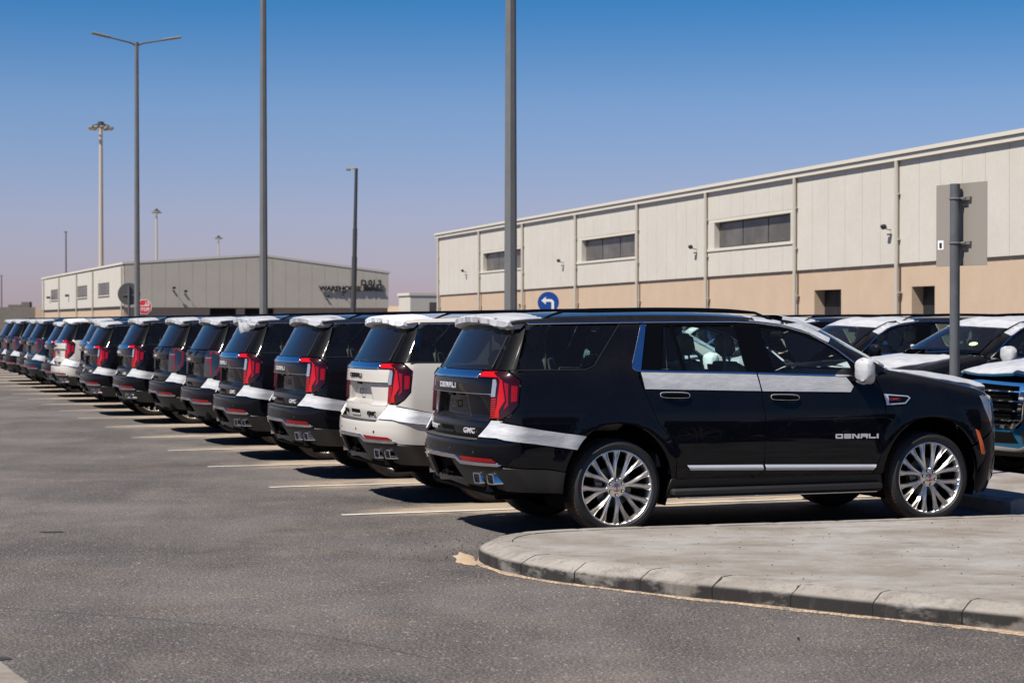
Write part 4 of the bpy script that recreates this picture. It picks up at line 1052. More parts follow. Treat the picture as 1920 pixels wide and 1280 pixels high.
# ------------------------------------------------------------------ concrete island with kerb stones
def concrete(name, c1, c2, stain, kerb=False):
    m, t, b = newmat(name); v = coordv(t)
    n1 = noise(t, 1.3, 7, .66, vec=coordv(t, scale=(.8, 1.0, 1))); n2 = noise(t, 3.2, 7, .72, vec=coordv(t, scale=(.7, 1.1, 1))); n3 = noise(t, 60, 4, .65, vec=v)
    c = mixc(t, ramp(t, n1.outputs[0], [(.38, (0,)*3), (.60, (1,)*3)]).outputs[0], c1, c2)
    c = mixc(t, math_(t, 'MULTIPLY', ramp(t, n2.outputs[0], [(.50, (0,)*3), (.66, (1,)*3)]).outputs[0], .62), c, stain)
    c = mixc(t, math_(t, 'MULTIPLY', ramp(t, n3.outputs[0], [(.3, (1,)*3), (.55, (0,)*3)]).outputs[0], .30), c, (.10, .09, .08))
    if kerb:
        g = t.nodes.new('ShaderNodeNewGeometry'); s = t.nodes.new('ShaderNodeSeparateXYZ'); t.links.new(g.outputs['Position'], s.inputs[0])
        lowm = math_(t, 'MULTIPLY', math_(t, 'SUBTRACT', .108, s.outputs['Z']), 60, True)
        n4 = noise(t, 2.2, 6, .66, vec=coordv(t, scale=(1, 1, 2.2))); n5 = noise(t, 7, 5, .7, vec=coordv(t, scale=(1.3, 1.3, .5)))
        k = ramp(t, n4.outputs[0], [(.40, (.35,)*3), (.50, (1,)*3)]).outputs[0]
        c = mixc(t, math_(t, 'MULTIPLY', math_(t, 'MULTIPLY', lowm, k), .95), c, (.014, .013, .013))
        c = mixc(t, math_(t, 'MULTIPLY', ramp(t, n5.outputs[0], [(.52, (0,)*3), (.68, (1,)*3)]).outputs[0], .55), c, (.07, .063, .06))
    t.links.new(c, b.inputs['Base Color']); b.inputs['Roughness'].default_value = .88; b.inputs['Specular IOR Level'].default_value = .3
    bump(t, b, math_(t, 'ADD', n3.outputs[0], n2.outputs[0]), .25, .01)
    return m
M['slab'] = concrete('stained_concrete_slab', (.215, .186, .155), (.315, .298, .280), (.150, .124, .100))
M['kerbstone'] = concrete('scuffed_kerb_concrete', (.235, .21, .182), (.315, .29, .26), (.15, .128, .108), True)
M['gap'] = P('joint_dirt', (.022, .020, .018), .95)

# outer foot of the kerb, from the far right round the nose and back along the car
FOOT = [(9.5, 8.35), (7.0, 9.05), (5.0, 9.98), (4.0, 10.55), (2.99, 11.20), (2.56, 11.52), (2.06, 11.89), (1.61, 12.26), (1.155, 12.60), (.655, 13.04), (.26, 13.42), (-.02, 13.83), (-.19, 14.25), (-.255, 14.62), (-.20, 15.0), (-.05, 15.28), (.16, 15.45), (.45, 15.60), (.90, 15.76), (1.9, 16.04), (3.2, 16.42), (4.5, 16.82), (6.5, 17.35), (9.5, 18.15)]
def smooth_path(P_, step):
    P_ = [np.array(p, float) for p in P_]; out = []
    for i in range(len(P_)-1):
        p0, p1, p2, p3 = P_[max(i-1, 0)], P_[i], P_[i+1], P_[min(i+2, len(P_)-1)]
        for k in range(12):
            u = k/12; out.append(.5*((2*p1)+(-p0+p2)*u+(2*p0-5*p1+4*p2-p3)*u*u+(-p0+3*p1-3*p2+p3)*u**3))
    out.append(P_[-1]); out = np.array(out); d = np.r_[0, np.cumsum(np.hypot(*np.diff(out, axis=0).T))]
    ss = np.arange(0, d[-1], step); return np.stack([np.interp(ss, d, out[:, 0]), np.interp(ss, d, out[:, 1])], 1)
kp = smooth_path(FOOT, .058)
kt = np.gradient(kp, axis=0); kt /= np.linalg.norm(kt, axis=1, keepdims=True); kn = np.stack([kt[:, 1], -kt[:, 0]], 1)     # towards the slab
def koff(d): return kp+kn*d
isl = sheet('pavement', [tuple(p) for p in koff(.262)], .146, M['slab'])
bedv = Geo(); A_ = koff(.012); B_ = koff(.27); n_ = len(kp)
bedv.add([(p[0], p[1], z) for z, q in ((0, A_), (.094, A_), (.140, koff(.11)), (.140, B_)) for p in q], [(r*n_+i, r*n_+i+1, (r+1)*n_+i+1, (r+1)*n_+i) for r in range(3) for i in range(n_-1)])
link('kerb_joint', bedv.mesh('kerb_joint', [M['gap']], 0, fix=False), isl)
rgk = random.Random(4); i0 = 0
while i0 < n_-4:
    i1 = min(i0+10, n_-1); g = Geo(); secs = []
    dz = rgk.uniform(-.002, .002); dd = rgk.uniform(-.002, .003)
    idx = list(range(i0, i1+1))
    for j, i in enumerate(idx):
        p = kp[i].copy(); q = kn[i]; e = 0.0
        if j == 0: p = p+kt[i]*.005; e = .006
        if j == len(idx)-1: p = p-kt[i]*.005; e = .006
        w = .0035*math.sin(i*2.3)+rgk.uniform(-.0015, .0015)
        secs.append([(p[0]+q[0]*d, p[1]+q[1]*d, z) for d, z in ((dd+e, 0), (dd+e, .088+dz), (dd+.008+e, .099+dz+w*.4), (.105+dd, .143+dz-e*.5+w*.5), (.13, .150+dz-e*.5), (.255, .150+dz-e*.5), (.257, .10))])
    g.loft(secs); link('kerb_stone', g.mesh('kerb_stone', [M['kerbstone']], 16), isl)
    i0 = i1
# sand along the foot of the kerb, and the drift at its nose
sg_ = Geo(); rgs = random.Random(2); va, vb, vc = [], [], []
for i in range(20, n_):
    if kp[i][1] > 15.3: break
    w = .055+.04*math.sin(i*.17)+.03*math.sin(i*.63)+.05*rgs.random()**2; w = max(.010, w)*.72*(1 if i < 150 else .5)
    va.append((*(kp[i]+kn[i]*.008), .013)); vb.append((*(kp[i]-kn[i]*w*.6), .011)); vc.append((*(kp[i]-kn[i]*w*1.05), .003))
m_ = len(va); sg_.add(va+vb+vc, [(r*m_+i, r*m_+i+1, (r+1)*m_+i+1, (r+1)*m_+i) for r in range(2) for i in range(m_-1)])
def sandy():
    m, t, b = newmat('gritty_sand'); v = coordv(t); n = noise(t, 38, 4, .75, vec=v); n2 = noise(t, 3, 4, .6, vec=v)
    f = math_(t, 'MULTIPLY', ramp(t, n.outputs[0], [(.44, (1,)*3), (.58, (0,)*3)]).outputs[0], ramp(t, n2.outputs[0], [(.35, (1,)*3), (.65, (.45,)*3)]).outputs[0])
    t.links.new(mixc(t, f, (.42, .31, .215), (.12, .105, .095)), b.inputs['Base Color']); b.inputs['Roughness'].default_value = .95; b.inputs['Specular IOR Level'].default_value = .1
    return m
M['gritty_sand'] = sandy()
link('sand_strip', sg_.mesh('sand_strip', [M['gritty_sand']], 60, fix=False), kind='stuff')
sand_patch([(-.24, 14.35), (-.30, 14.95), (-.42, 15.15), (-.46, 14.9), (-.42, 14.5), (-.36, 14.3)], .014, 3)
M['oil'] = noisy('sandy_stain', (.10, .088, .072), (.16, .14, .115), 30, .85)
M['crack'] = P('crack_fill', (.028, .026, .026), .9)
def ribbon(name, pts, w, mat, z=.0045, seed=1, wob=.02):
    rg_ = random.Random(seed); p = smooth_path(pts, .12); d = np.gradient(p, axis=0); d /= np.linalg.norm(d, axis=1, keepdims=True); nn = np.stack([-d[:, 1], d[:, 0]], 1)
    off_ = np.cumsum([rg_.uniform(-wob, wob) for _ in p])*.4; p = p+nn*off_[:, None]; ww = np.array([w*(.3+.9*rg_.random()) for _ in p])[:, None]
    g = Geo(); n = len(p); g.add([(*q, z) for q in p+nn*ww]+[(*q, z) for q in p-nn*ww], [(i, i+1, n+i+1, n+i) for i in range(n-1)])
    return link(name, g.mesh(name, [mat], 0, fix=False), kind='structure')
ribbon('asphalt_crack', [(-4.2, 12.6), (-2.6, 11.9), (-1.6, 11.4), (-1.0, 11.0), (-.4, 10.3)], .0028, M['crack'], seed=2)
ribbon('asphalt_crack', [(-.6, 14.5), (-1.4, 15.3), (-2.3, 15.9)], .0035, M['crack'], seed=5)
sheet('road_line', [(-2.73, 10.24), (-2.58, 9.93), (-2.44, 9.66), (-2.38, 9.3), (-3.2, 8.9), (-3.2, 10.3)], .006, M['slab'])
def stain(name, c, rx, ry_, mat, z=.0042, seed=0):
    rg_ = random.Random(seed); pts = [(c[0]+rx*math.cos(a)*rg_.uniform(.75, 1.1), c[1]+ry_*math.sin(a)*rg_.uniform(.75, 1.1)) for a in np.linspace(0, 2*PI, 40)[:-1]]
    return sheet(name, pts, z, mat)
stain('tar_mark', (-3.98, 16.6), .11, .07, M['crack'], seed=2); stain('tar_mark', (-2.80, 10.35), .11, .06, M['crack'], seed=3)
# loose grit near the nose of the island and along the kerb
gr_ = Geo(); rgg = random.Random(9)
def pebble(x, y, r, z=0.0):
    v = []
    for k in range(6):
        a = 2*PI*k/6+rgg.random(); v.append((x+r*math.cos(a)*rgg.uniform(.7, 1.2), y+r*math.sin(a)*rgg.uniform(.7, 1.2), z))
    v += [(x+r*.5*math.cos(a), y+r*.5*math.sin(a), z+r*rgg.uniform(.6, 1.0)) for a in (0, 2.1, 4.2)]
    gr_.add(v, [(0, 1, 6), (1, 2, 6), (2, 7, 6), (2, 3, 7), (3, 4, 7), (4, 8, 7), (4, 5, 8), (5, 0, 8), (0, 6, 8), (6, 7, 8)])
for _ in range(150): pebble(-.5+rgg.gauss(0, .35), 15.5+rgg.gauss(0, .55), rgg.uniform(.004, .013))
for _ in range(260):
    i = rgg.randrange(20, 170); d = abs(rgg.gauss(.03, .07)); p = kp[i]-kn[i]*d; pebble(p[0], p[1], rgg.uniform(.003, .010))
for _ in range(220):
    x = rgg.uniform(.6, 5.5); i = 0; y = rgg.uniform(11.5, 16.6)
    q = np.argmin(np.hypot(kp[:, 0]-x, kp[:, 1]-y)); 
    if (np.array([x, y])-kp[q])@kn[q] > .3: pebble(x, y, rgg.uniform(.003, .009), .146)
pebble(1.63, 10.95, .022)
M['grit'] = noisy('loose_grit', (.07, .06, .05), (.16, .135, .11), 20)
link('loose_grit', gr_.mesh('loose_grit', [M['grit']], 0), kind='stuff')

# ------------------------------------------------------------------ median between the two rows
def med():
    g = Geo()
    prof = [(4.18, 0), (4.18, .12), (4.24, .15), (6.06, .15), (6.12, .12), (6.12, 0)]
    g.loft([[tuple(W(t, s, z)) for t, z in prof] for s in (-.62, -.58)]+[[tuple(W(t, s, z)) for t, z in prof] for s in np.arange(3, 75, 6)])
    return g.mesh('median', [M['slab']], 20)
link('median', med(), kind='structure')

# ------------------------------------------------------------------ the cars
G1 = 'new SUVs parked in a row with their tails to the lane'
G2 = 'new SUVs parked nose to nose with the first row'
row1 = [
 ('black', 'a', 'nearest black SUV beside the concrete island, white film along its doors'),
 ('white', 'a', 'pearl white SUV right beside the nearest black one, second in the row'),
 ('black', 'a', 'black SUV directly left of the near pearl white SUV'),
 ('black', 'a', 'black SUV with a torn flap of white film hanging over its rear window'),
 ('black', 'b', 'black SUV with dull tail lamps, right beside the one with the hanging flap'),
 ('black', 'b', 'black SUV with dull dark tail lamps, left of its twin beside the film flap'),
 ('black', 'a', 'black SUV with bright red tail lamps, just left of the two with dull lamps'),
 ('black', 'a', 'black SUV sitting lower and further back than its neighbours, below the stop sign'),
 ('black', 'a', 'black SUV with bright red lamps, directly right of the far white SUV'),
 ('white', 'a', 'small far off pearl white SUV between black ones at the left of the row'),
 ('black', 'a', 'black SUV between the far white SUV and the dark blue one'),
 ('navy', 'b', 'dark blue SUV near the far left end of the row'),
 ('black', 'b', 'black SUV just left of the dark blue one at the far end'),
 ('black', 'b', 'black SUV second to the left of the dark blue one'),
 ('black', 'b', 'black SUV half cut off by the left edge of the photo'),
]
TOFF = [0, .04, -.02, -.06, .07, .10, -.04, -.22, .08, -.07, .06, -.04, .08, 0, .05]
protos = {}
def get_car(key, label, loc, rot, group, **kw):
    k = (key, tuple(sorted((a, str(b)) for a, b in kw.items())))
    if k in protos:
        c = copy_tree(protos[k]); c.location = loc; c.rotation_euler = (0, 0, rot); c['label'] = label; c['group'] = group; return c
    c = build_car('parked_car', label, 'car', key[0], key[1], loc, rot, group, **kw); protos[k] = c; return c
for i, (pk, kd, lab) in enumerate(row1):
    kw = {}
    if i == 3: kw['flap'] = True
    if pk == 'white': kw['letters'] = 'gloss_black'
    if i in (2, 4, 7, 10, 13): kw['fold'] = 6+i % 3
    c = get_car((pk, kd), lab, W(TOFF[i], PITCH*i*.997, 0), YAW+random.uniform(-.011, .011)*(i > 0), G1, **kw)
    if i == 7: c.scale = (1, 1, .965)
row2 = [('blue', 'b', 'bright blue SUV, white film over its hood, chrome barred grille showing'),
        ('black', 'b', 'black SUV with white film on hood and roof edge, behind the sign post'),
        ('black', 'b', 'black SUV with an unwrapped dark mirror, seen over the hood of the nearest car'),
        ('black', 'b', 'black facing SUV seen only through the windows of the nearest car'),
        ('white', 'b', 'pearl white facing SUV seen through the rear door glass of the nearest car'),
        ('black', 'b', 'black SUV far along the facing row, only its roof showing')]
for i, (pk, kd, lab) in enumerate(row2):
    kw = {'films': ('spoiler', 'corner', 'hood', 'roof') + (() if i in (2,) else ('mirror',))}
    c = get_car((pk, kd), lab, W(10.45+(0, .1, .0, .1, 0, 0)[i], 3.25+PITCH*i, 0), YAW+PI, G2, **kw)
    if i == 1: link('sticker', surf('wsst', P('pale_green_sticker', (.55, .66, .38), .5), lambda: [(SHIELD, [[(.80+.06*math.cos(a), .20+.045*math.sin(a)) for a in np.linspace(0, 2*PI, 17)[:-1]]], dict(off=.004, rim=0, step=.02))]), c)

get_car(('black', 'a'), 'black SUV across the island, seen only as a dark reflection in the nearest flank', W(1.3, -9.6, 0), YAW, G1)
get_car(('black', 'a'), 'black SUV beyond the island, second dark shape mirrored in the nearest flank', W(2.3, -12.8, 0), YAW, G1)
for k, lab in ((0, 'black SUV nose to nose with the first one across the island, outside the photo'), (1, 'black SUV nose to nose with the second one across the island, outside the photo')):
    get_car(('black', 'b'), lab, W(10.5, -9.6-3.2*k, 0), YAW+PI, G2, films=('spoiler', 'corner', 'hood', 'roof', 'mirror'))
# ------------------------------------------------------------------ warehouses
M['clad'] = noisy('cream_cladding_sheet', (.56, .525, .46), (.60, .565, .50), .7, .55, .03, .004)
M['clad_joint'] = P('cladding_joint', (.49, .46, .405), .8)
M['tan'] = noisy('tan_render', (.50, .375, .27), (.54, .41, .30), 1.2, .92, .1, .006)
M['trim'] = P('cream_trim', (.60, .555, .47), .5)
M['pipe'] = P('grey_beige_pipe', (.42, .385, .33), .5)
M['pane'] = noisy('dusty_window_pane', (.075, .068, .060), (.15, .138, .125), .8, .25, 0, stretch=(1, 1, 1))
M['frame'] = P('dark_window_frame', (.035, .033, .032), .5)
M['door'] = noisy('dark_metal_door', (.016, .016, .018), (.03, .03, .032), 4, .5, .05)
M['dark'] = P('dark_opening', (.008, .008, .009), .9)
M['flood'] = P('black_floodlight', (.02, .02, .022), .5)
M['letters'] = P('dark_sign_letters', (.018, .017, .018), .5)
M['block'] = noisy('grey_block_wall', (.17, .15, .13), (.21, .185, .16), 2, .9)

def holed_wall(name, u0, u1, z0, ztop, holes, depth, mat, parent, flip=None, y=0.0):
    """wall in the local x-z plane facing -y, with reveals round its openings; ztop(u)"""
    us = sorted({u0, u1} | {h[0] for h in holes} | {h[1] for h in holes}); g = Geo()
    zs = sorted({z0} | {h[2] for h in holes} | {h[3] for h in holes})
    P3 = lambda u, yy, z: (u, y+yy, z)
    for a, b in zip(us[:-1], us[1:]):
        for c, d in zip(zs, zs[1:]+[None]):
            um = (a+b)/2; zm = (c+(d if d is not None else c+.01))/2
            if any(h[0] < um < h[1] and h[2] < zm < h[3] for h in holes): continue
            da, db = (d, d) if d is not None else (ztop(a), ztop(b))
            g.add([P3(a, 0, c), P3(b, 0, c), P3(b, 0, db), P3(a, 0, da)], [(0, 1, 2, 3)])
    for h in holes:
        a, b, c, d = h
        for q in (((a, c), (a, d)), ((b, d), (b, c)), ((a, d), (b, d)), ((b, c), (a, c))):
            (ua, za), (ub, zb) = q; g.add([P3(ua, 0, za), P3(ub, 0, zb), P3(ub, depth, zb), P3(ua, depth, za)], [(0, 1, 2, 3)])
    return link(name, g.mesh(name, [mat], 0, fix=False), parent)

def boxo(name, lo, hi, mat, parent, bev=0.0, kind=None):
    g = Geo(); g.box(lo, hi, 0, bev); return link(name, g.mesh(name, [mat], 30 if bev else 0), parent, kind=kind)

def floodlight(parent, u, z, reach=.32, s=1.0, y=0):
    g = Geo(); g.tube([(u, y, z), (u, y-reach*.6, z+.02), (u, y-reach, z+.10)], .022*s, 6)
    R_ = Matrix.Translation((u, y-reach, z+.08)) @ Matrix.Rotation(math.radians(28), 4, 'X')
    g.box((-.17*s, -.05, -.12*s), (.17*s, .05, .12*s), 0, .02, R_)
    g.box((u-.06, y-.10, z-.25*s), (u+.06, y, z-.10), 0, .01)
    return link('floodlight', g.mesh('floodlight', [M['flood']], 30), parent)

# --- the long warehouse on the right
ang = math.atan2(-56.25, 15.83)
wh = thing('warehouse', 'long cream clad warehouse with tan base on the right behind the cars', 'warehouse', (-3.83, 101.25, 0), ang)
U1 = 74.0
ez = lambda u: 6.215-.0026*u                     # underside of the eave
tz = lambda u: 3.23+.0029*u                      # top of the tan base
PIPES = [.25, 8.7, 16.3, 24.1, 31.6, 38.5, 45.7, 52.25, 59.0, 66.0, 73.0]
WINS = [(9.25, 16.0), (24.75, 31.2), (39.1, 45.25), (59.6, 65.5)]
DOORS = [(46.8, 48.6, 0, 2.74), (52.85, 54.1, 0, 2.74), (15.2, 15.95, 2.28, 2.62)]
holed_wall('wall', 0, U1, 0, tz, DOORS, .40, M['tan'], wh)
boxo('end_wall', (0, .0, 0), (.12, 24, 6.0), M['trim'], wh)
for a, b, c, d in DOORS[:2]:
    dl = boxo('door', (a, .34, c), (b, .40, d), M['door'], wh)
    if b-a > 1.5:
        boxo('door_leaf', (a+.03, .315, .02), ((a+b)/2-.012, .34, d-.05), M['door'], dl); boxo('door_leaf', ((a+b)/2+.012, .315, .02), (b-.03, .34, d-.05), M['door'], dl)
    else: boxo('door_leaf', (a+.04, .315, .02), (b-.04, .34, d-.22), M['door'], dl); boxo('door_closer', (b-.42, .27, d-.30), (b-.12, .315, d-.20), M['pipe'], dl, .01)
boxo('vent_opening', (15.2, .32, 2.28), (15.95, .36, 2.62), M['dark'], wh)
# cladding backing a little behind the sheets shows in the joints
holed_wall('cladding_backing', 0, U1, 3.45, lambda u: ez(u)+.1, [(a, b, 4.24, 5.09) for a, b in WINS], .22, M['clad_joint'], wh, y=-.035)
def panel(ua, ub, z0a, z0b, z1a, z1b, parent):
    e = .005; y0, y1 = -.066, -.036; g = Geo()
    v = [(ua+e, y1, z0a), (ub-e, y1, z0b), (ub-e, y1, z1b), (ua+e, y1, z1a), (ua+e+.006, y0, z0a+.004), (ub-e-.006, y0, z0b+.004), (ub-e-.006, y0, z1b), (ua+e+.006, y0, z1a)]
    g.add(v, [(4, 5, 6, 7), (0, 1, 5, 4), (1, 2, 6, 5), (3, 0, 4, 7)]); return link('cladding_panel', g.mesh('cladding_panel', [M['clad']], 0, fix=False), parent)
for a, b in zip(PIPES[:-1], PIPES[1:]):
    n = max(1, round((b-a)/1.06)); w = (b-a)/n; win = next((q for q in WINS if a < (q[0]+q[1])/2 < b), None)
    for k in range(n):
        ua, ub = a+k*w, a+(k+1)*w
        if win is None: panel(ua, ub, tz(ua)-.02, tz(ub)-.02, ez(ua)+.05, ez(ub)+.05, wh)
        else:
            panel(ua, ub, tz(ua)-.02, tz(ub)-.02, 4.14, 4.14, wh); panel(ua, ub, 5.19, 5.19, ez(ua)+.05, ez(ub)+.05, wh)
    if win:
        wf = boxo('window', (win[0], .12, 4.24), (win[1], .15, 5.09), M['frame'], wh)
        boxo('window_surround', (a+.012, -.07, 5.09), (b-.012, -.037, 5.183), M['trim'], wf); boxo('window_sill', (a+.012, -.10, 4.147), (b-.012, .10, 4.237), M['trim'], wf)
        for q0, q1 in ((a+.012, win[0]), (win[1], b-.012)): boxo('window_jamb', (q0, -.068, 4.24), (q1, -.037, 5.087), M['clad'], wf)
        pw = (win[1]-win[0])/3
        for k in range(3): boxo('pane', (win[0]+k*pw+.05, .105, 4.29), (win[0]+(k+1)*pw-.05, .119, 5.04), M['pane'], wf)
for k, u in enumerate(PIPES):
    g = Geo(); g.tube([(u, -.14, ez(u)), (u, -.14, .1)], .062, 8)
    for z in (1.2, 2.6, 4.0, 5.2): g.box((u-.10, -.15, z-.02), (u+.10, -.03, z+.02))
    link('downpipe', g.mesh('downpipe', [M['pipe']], 40), wh)
for u in (6.1, 22.3, 37.5, 51.8, 68.0): floodlight(wh, u, 4.27, .22, .55, -.07)
def eave():
    g = Geo(); 
    for yo, z0, z1, dep in ((-.17, .0, .135, .25), (-.22, .15, .25, .25)):
        v = []
        for u in (-.25, U1): v += [(u, yo, ez(u)+z0), (u, yo+dep, ez(u)+z0), (u, yo+dep, ez(u)+z1), (u, yo, ez(u)+z1)]
        g.add(v, [(0, 1, 2, 3), (4, 5, 6, 7), (0, 1, 5, 4), (1, 2, 6, 5), (2, 3, 7, 6), (3, 0, 4, 7)])
    return g.mesh('gutter', [M['trim']], 0)
gt = link('gutter', eave(), wh)
g = Geo(); v = []
for u in (-.25, U1): v += [(u, -.18, ez(u)+.256), (u, 12, ez(u)+1.35), (u, 24.2, ez(u)+.25), (u, 24.2, ez(u)+.15), (u, 12, ez(u)+1.25), (u, -.18, ez(u)+.252)]
g.add(v, [(0, 1, 7, 6), (1, 2, 8, 7), (2, 3, 9, 8), (0, 1, 2, 3, 4, 5), (6, 7, 8, 9, 10, 11)]); link('roof', g.mesh('roof', [M['trim']], 0), wh)

# --- the gabled warehouse on the left
M['clad_end'] = noisy('skylight_warmed_cladding_sheet', (.53, .475, .395), (.57, .515, .43), .7, .55, .03, .004)  # end wall sheets warmed in colour to offset the blue skylight on them
w2 = thing('warehouse', 'low gabled warehouse with D.01.3 WAREHOUSE SMALL lettered on its grey end wall', 'warehouse', (-29.07, 144, 0), YAW)
GW, GL = 20.6, 55.0
gz = lambda u: (6.10+(6.82-6.10)*u/10.4) if u < 10.4 else (6.82+(5.58-6.82)*(u-10.4)/(GW-10.4))
holed_wall('wall', 0, GW, 0, lambda u: 3.0, [(6.5, 8.57, 0, 2.84), (9.2, 11.5, 0, 2.84)], .5, M['tan'], w2, y=.28)
for a, b in ((6.5, 8.57), (9.2, 11.5)): boxo('loading_door', (a, .70, 0), (b, .76, 2.84), M['dark'], w2)
npan = 20
for k in range(npan):
    a, b = GW*k/npan, GW*(k+1)/npan; mids = [a] + ([10.4] if a < 10.4 < b else []) + [b]
    e = .008; poly = [(a+e, 2.9), (b-e, 2.9)]+[(min(max(u, a+e), b-e), gz(u)) for u in mids[::-1]]
    g = Geo(); g.prism(poly, -.02, .02, 'y'); link('cladding_panel', g.mesh('cladding_panel', [M['clad_end']], 0), w2)
g = Geo(); g.prism([(0.02, 2.92), (GW-.02, 2.92), (GW-.02, gz(GW)-.05), (10.4, 6.77), (0.02, gz(0)-.05)], .022, .30, 'y'); link('cladding_backing', g.mesh('cladding_backing', [M['clad_joint']], 0), w2)
g = Geo(); g.prism([(-.15, gz(0)+.02), (10.4, 6.86), (GW+.15, gz(GW)+.02), (GW+.15, gz(GW)+.20), (10.4, 7.02), (-.15, gz(0)+.18)], -.045, GL, 'y'); link('roof', g.mesh('roof', [M['trim']], 0), w2)
g = Geo(); g.box((-.02, .30, 0), (.3, GL, 2.95)); g.box((GW-.3, .30, 0), (GW, GL, 5.5)); g.box((.3, GL-.3, 0), (GW-.3, GL, 5.5)); link('base_wall', g.mesh('base_wall', [M['tan']], 0), w2)
g = Geo(); g.box((-.07, .0, 3.0), (-.03, GL, 6.06)); link('side_cladding', g.mesh('side_cladding', [M['clad']], 0), w2)
boxo('drip_flashing', (-.14, 0, 2.92), (-.02, GL, 2.995), M['frame'], w2)
for v_ in (10.5, 23.6, 44.0):
    wf = boxo('window', (-.085, v_-3.1, 3.95), (-.072, v_+3.1, 4.92), M['frame'], w2)
    for k in range(3): boxo('pane', (-.10, v_-3.02+k*2.03, 4.02), (-.086, v_-3.02+k*2.03+1.95, 4.85), M['pane'], wf)
    boxo('window_sill', (-.16, v_-3.2, 3.86), (-.072, v_+3.2, 3.94), M['trim'], wf)
for v_ in (.4, 16.5, 27, 40, 53):
    g = Geo(); g.tube([(-.16, v_, 6.0), (-.16, v_, .1)], .07, 8); link('downpipe', g.mesh('downpipe', [M['pipe']], 40), w2)
for u, z in ((3.67, 4.30), (4.55, 4.05), (15.6, 3.72), (16.9, 4.05)): floodlight(w2, u, z, .34, .7, -.02)
for v_ in (33, 48):
    g = Geo(); g.box((-.4, v_-.2, 4.1), (-.08, v_+.2, 4.3)); link('floodlight', g.mesh('floodlight', [M['flood']], 0), w2)
for tx, u, z, sz, st in (('WAREHOUSE SMALL', 17.55, 4.38, .50, 1.12), ('D.01.3', 19.15, 4.84, .60, 1.05)):
    o = link('lettering', text_mesh(tx, sz, .06, M['letters'], st, .026, 1.0), w2); o.location = (u, -.13, z); o.rotation_euler = (PI/2, 0, 0)
    g = Geo()
    for k in range(6): g.box((u-2.0+k*.75, -.10, z-.03), (u-1.96+k*.75, -.02, z+.01))
    if len(tx) > 8: link('letter_standoff', g.mesh('letter_standoff', [M['letters']], 0), w2, kind='stuff')

# --- small far building, block wall, sand bank
w3 = thing('warehouse', 'small pale shed between the sand bank and the long warehouse', 'shed', (-6.62, 125, 0), YAW)
boxo('wall', (0, 0, 0), (9, 2.6, 3.52), M['clad'], w3); boxo('roof', (-.08, -.04, 3.525), (9.1, 2.7, 3.70), M['trim'], w3)
wf = boxo('window', (1.30, -.03, 2.47), (1.87, -.003, 3.08), M['frame'], w3); boxo('pane', (1.36, -.045, 2.53), (1.81, -.031, 3.02), M['pane'], wf); boxo('wall_lamp', (.85, -.12, 2.3), (1.0, -.003, 2.45), M['flood'], w3)
bw = thing('block_wall', 'grey block wall with tanks behind it at the far left', 'wall', (-64.0, 215, 0), .02)
boxo('wall', (-20, 0, 0), (10.6, .4, 3.45), M['block'], bw); boxo('wall_pier', (10.6, -.1, 0), (11.6, .5, 3.5), M['tan'], bw)
for q, (u, h_, w_) in enumerate(((1.2, 1.0, .5), (3.2, .55, 1.0), (8.3, .65, 1.0), (6.8, .35, 1.5))):
    boxo('roof_tank', (u, 3, 3.0), (u+w_, 4, 3.45+h_), M['block'], bw, .05)
def bank():
    g = Geo(); nx, ny = 40, 8; rg_ = random.Random(6); v = []
    for j in range(ny+1):
        for i in range(nx+1):
            x = -45+75*i/nx; y = 300+60*j/ny; v.append((x, y, -.1+(5.3+.6*math.sin(x*.11)+.25*math.sin(x*.43+1))*math.sin(PI*j/ny)))
    g.add(v, [(j*(nx+1)+i, j*(nx+1)+i+1, (j+1)*(nx+1)+i+1, (j+1)*(nx+1)+i) for j in range(ny) for i in range(nx)]); return g.mesh('sand_bank', [M['sand']], 60, fix=False)
link('sand_bank', bank(), kind='structure')

# ------------------------------------------------------------------ poles and masts
M['galv'] = noisy('galvanised_steel', (.135, .136, .138), (.170, .169, .167), 1.5, .55, .04)
M['galv_dark'] = P('dark_grey_post', (.045, .047, .05), .5)
M['lamp_head'] = P('luminaire_grey', (.20, .19, .165), .5)
def lamp_post(label, loc, H=12.4, r0=.122, r1=.075):
    t = thing('lamp_post', label, 'lamp post', loc, YAW, 'tall twin arm lamp posts standing between the two rows of cars')
    g = Geo(); g.tube([(0, 0, .02), (0, 0, H)], [r0, r1], 8, phase=PI/8); link('pole', g.mesh('pole', [M['galv']], 20), t)
    g = Geo(); g.box((-.22, -.22, .0), (.22, .22, .025))
    for sx_ in (-1, 1):
        for sy_ in (-1, 1): g.tube([(sx_*.17, sy_*.17, .0), (sx_*.17, sy_*.17, .08)], .018, 6)
    link('base_plate', g.mesh('base_plate', [M['galv']], 30), t)
    for s_ in (-1, 1):
        g = Geo(); g.tube([(0, 0, H-.12), (s_*.25, 0, H-.02), (s_*1.05, 0, H+.14)], [.05, .038, .03], 8); a_ = link('arm', g.mesh('arm', [M['galv']], 40), t)
        R_ = Matrix.Translation((s_*1.0, 0, H+.13)) @ Matrix.Rotation(-s_*math.radians(11), 4, 'Y')
        g = Geo(); g.box((min(0, s_*.72), -.13, -.03), (max(0, s_*.72), .13, .05), 0, .03, R_); link('luminaire', g.mesh('luminaire', [M['lamp_head']], 30), a_)
    return t
lamp_post('nearest tall grey lamp post, rising past the top of the photo behind the nearest car', W(5.17, 15.96, .15))
lamp_post('grey lamp post in the middle of the row, its head above the photo', W(5.2, 36.05, .15))
lamp_post('farthest lamp post, its twin arms and luminaires in view against the sky', W(5.23, 58.4, .15))

